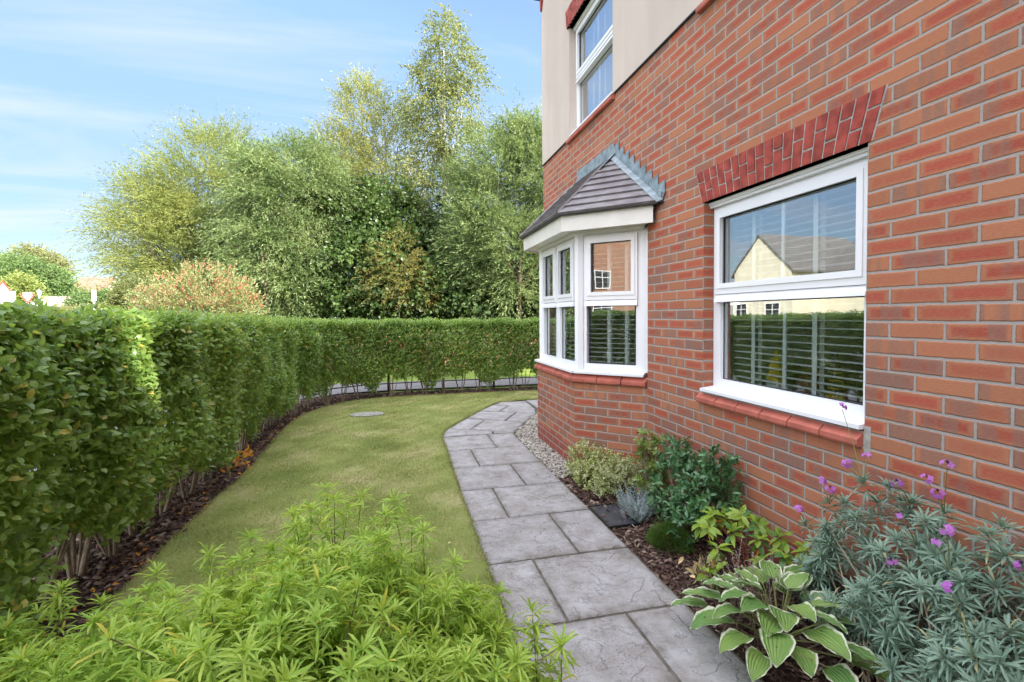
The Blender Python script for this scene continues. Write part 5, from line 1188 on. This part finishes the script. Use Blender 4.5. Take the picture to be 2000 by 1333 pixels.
leafy('glossy_shrub', 'glossy dark green shrub growing against the brick wall', 'shrub', [(1.90, 2.95, .24, .22, .30, .26), (1.96, 2.70, .30, .18, .22, .26), (1.98, 2.62, .48, .10, .10, .14), (1.78, 2.72, .14, .14, .2, .14), (1.95, 3.05, .42, .14, .16, .16)], 330, 8, .045, .021, MAT['skimmia'], c=(1.92, 2.85), tw=.06)
leafy('glossy_shrub', 'fresh green shrub with reddish tips in the corner by the bay', 'shrub', [(1.92, 3.38, .36, .11, .16, .22), (1.84, 3.22, .22, .12, .14, .14), (2.0, 3.55, .30, .08, .1, .16)], 110, 8, .042, .020, MAT['skimmia_t'], c=(1.90, 3.35), tw=.06)
leafy('variegated_bush', 'low green and cream variegated bush under the bay', 'bush', [(1.63, 4.02, .14, .16, .20, .20), (1.80, 3.90, .12, .20, .22, .17), (1.60, 3.80, .10, .15, .2, .13)], 620, 8, .022, .014, MAT['euon'], 'leaf', c=(1.68, 3.95), tw=.06)
leafy('variegated_bush', 'pale cream leaved bush right of the green variegated one', 'bush', [(1.80, 3.68, .12, .20, .18, .15), (1.64, 3.58, .08, .12, .12, .11), (1.96, 3.75, .10, .12, .16, .14)], 480, 8, .021, .013, foliage('cream_leaf', (.34, .38, .16), (.60, .60, .40), (.20, .27, .06), .3, .3, .45, .4, 5.), 'leaf', c=(1.80, 3.68), tw=.06)
# silver needle plant
t = thing('silver_plant', (1.68, 3.15, 0), 'silvery grey needle leaved plant beside the black drain cover', 'plant')
P = np.array([1.68, 3.15, .02])+np.abs(rv(95))*np.sign(R.normal(size=(95, 3)))*np.array([.15, .14, 0])+np.array([0, 0, 1])*R.uniform(.04, .20, (95, 1)); Aw = nrm(P-np.array([1.68, 3.15, -.15]))
PP = np.concatenate([P-Aw*k for k in (0, .02, .04, .06, .08)]); AA = np.tile(Aw, (5, 1)); q = whorls(PP, AA, 7, .020, .0028, .6, .3)
leafmesh('foliage', MAT['silver'], *q, 'rhomb', t); mb = MB(); bush_stems(mb, (1.68, 3.15), P, .0025, -.02, .06); mb.build('stems', MAT['silver'], t)
# heath tuft
t = thing('heath_tuft', (1.68, 2.72, 0), 'fine mossy green needle tuft in front of the glossy shrub', 'plant')
n = 5200; v = rv(n); v[:, 2] = np.abs(v[:, 2]); P = np.array([1.68, 2.72, .0])+v*R.uniform(.5, 1, (n, 1))*np.array([.13, .15, .12]); leafmesh('foliage', MAT['heath'], P, v+np.array([0, 0, .5])+R.normal(0, .3, (n, 3)), rv(n), .028, .0024, 'rhomb', t)
mb = MB(); bush_stems(mb, (1.68, 2.72), P[:40], .0018, -.02, .05); mb.build('stems', MAT['brownstem'], t)
# lime-leaved shrub with red stems and orange dying leaves
t = thing('lime_leaved_shrub', (1.90, 2.25, 0), 'sparse shrub with lime green oval leaves and red stems', 'shrub')
tips = np.array([(1.72, 2.38, .25), (1.78, 2.42, .30), (1.86, 2.44, .28), (1.80, 2.28, .26), (1.92, 2.36, .31), (1.98, 2.30, .27), (1.90, 2.20, .24), (2.02, 2.18, .25), (1.96, 2.08, .21), (2.06, 2.05, .24), (1.70, 2.28, .18), (2.04, 2.34, .22), (1.85, 2.12, .17), (1.76, 2.50, .22), (2.06, 1.96, .18)])
AA = np.tile([-.1, -.1, 1.], (len(tips), 1))+R.normal(0, .25, (len(tips), 3)); q = cat_(whorls(tips, AA, 7, .080, .034, .25, .3), whorls(tips-np.array([0, 0, .012]), AA, 6, .085, .036, -.4, .35))
leafmesh('foliage', MAT['rhodo'], *q, 'leaf8', t)
n = 14; P = tips[R.integers(0, len(tips), n)]-np.array([0, 0, .03]); leafmesh('dying_leaves', MAT['orange'], P, R.normal(0, .35, (n, 3))+np.array([0, 0, -1]), rv(n), .07, .026, 'leaf8', t)
n = 60; P = tips[R.integers(0, 8, n)]+np.array([0, 0, .02]); leafmesh('foliage', MAT['rhodo'], P, R.normal(0, .6, (n, 3))+np.array([0, 0, 1]), rv(n), .04, .005, 'rhomb', t)
mb = MB(); bush_stems(mb, (1.90, 2.25), tips, .0045, -.02, .05); mb.build('stems', plain('red_stem', (.22, .06, .04), .6, .3), t)
# tiny orange plant under the hedge
t = thing('orange_plant', (-1.46, 5.15, 0), 'small orange leaved plant at the foot of the hedge', 'plant')
n = 46; P = np.array([-1.46, 5.15, .08])+R.normal(0, 1, (n, 3))*np.array([.06, .10, .045]); leafmesh('leaves', MAT['orange'], P, rv(n)+np.array([0, 0, .5]), rv(n), .06, .03, 'leaf8', t)
mb = MB(); bush_stems(mb, (-1.46, 5.15), P[:10], .003, -.02, .02); mb.build('stems', MAT['twig'], t)
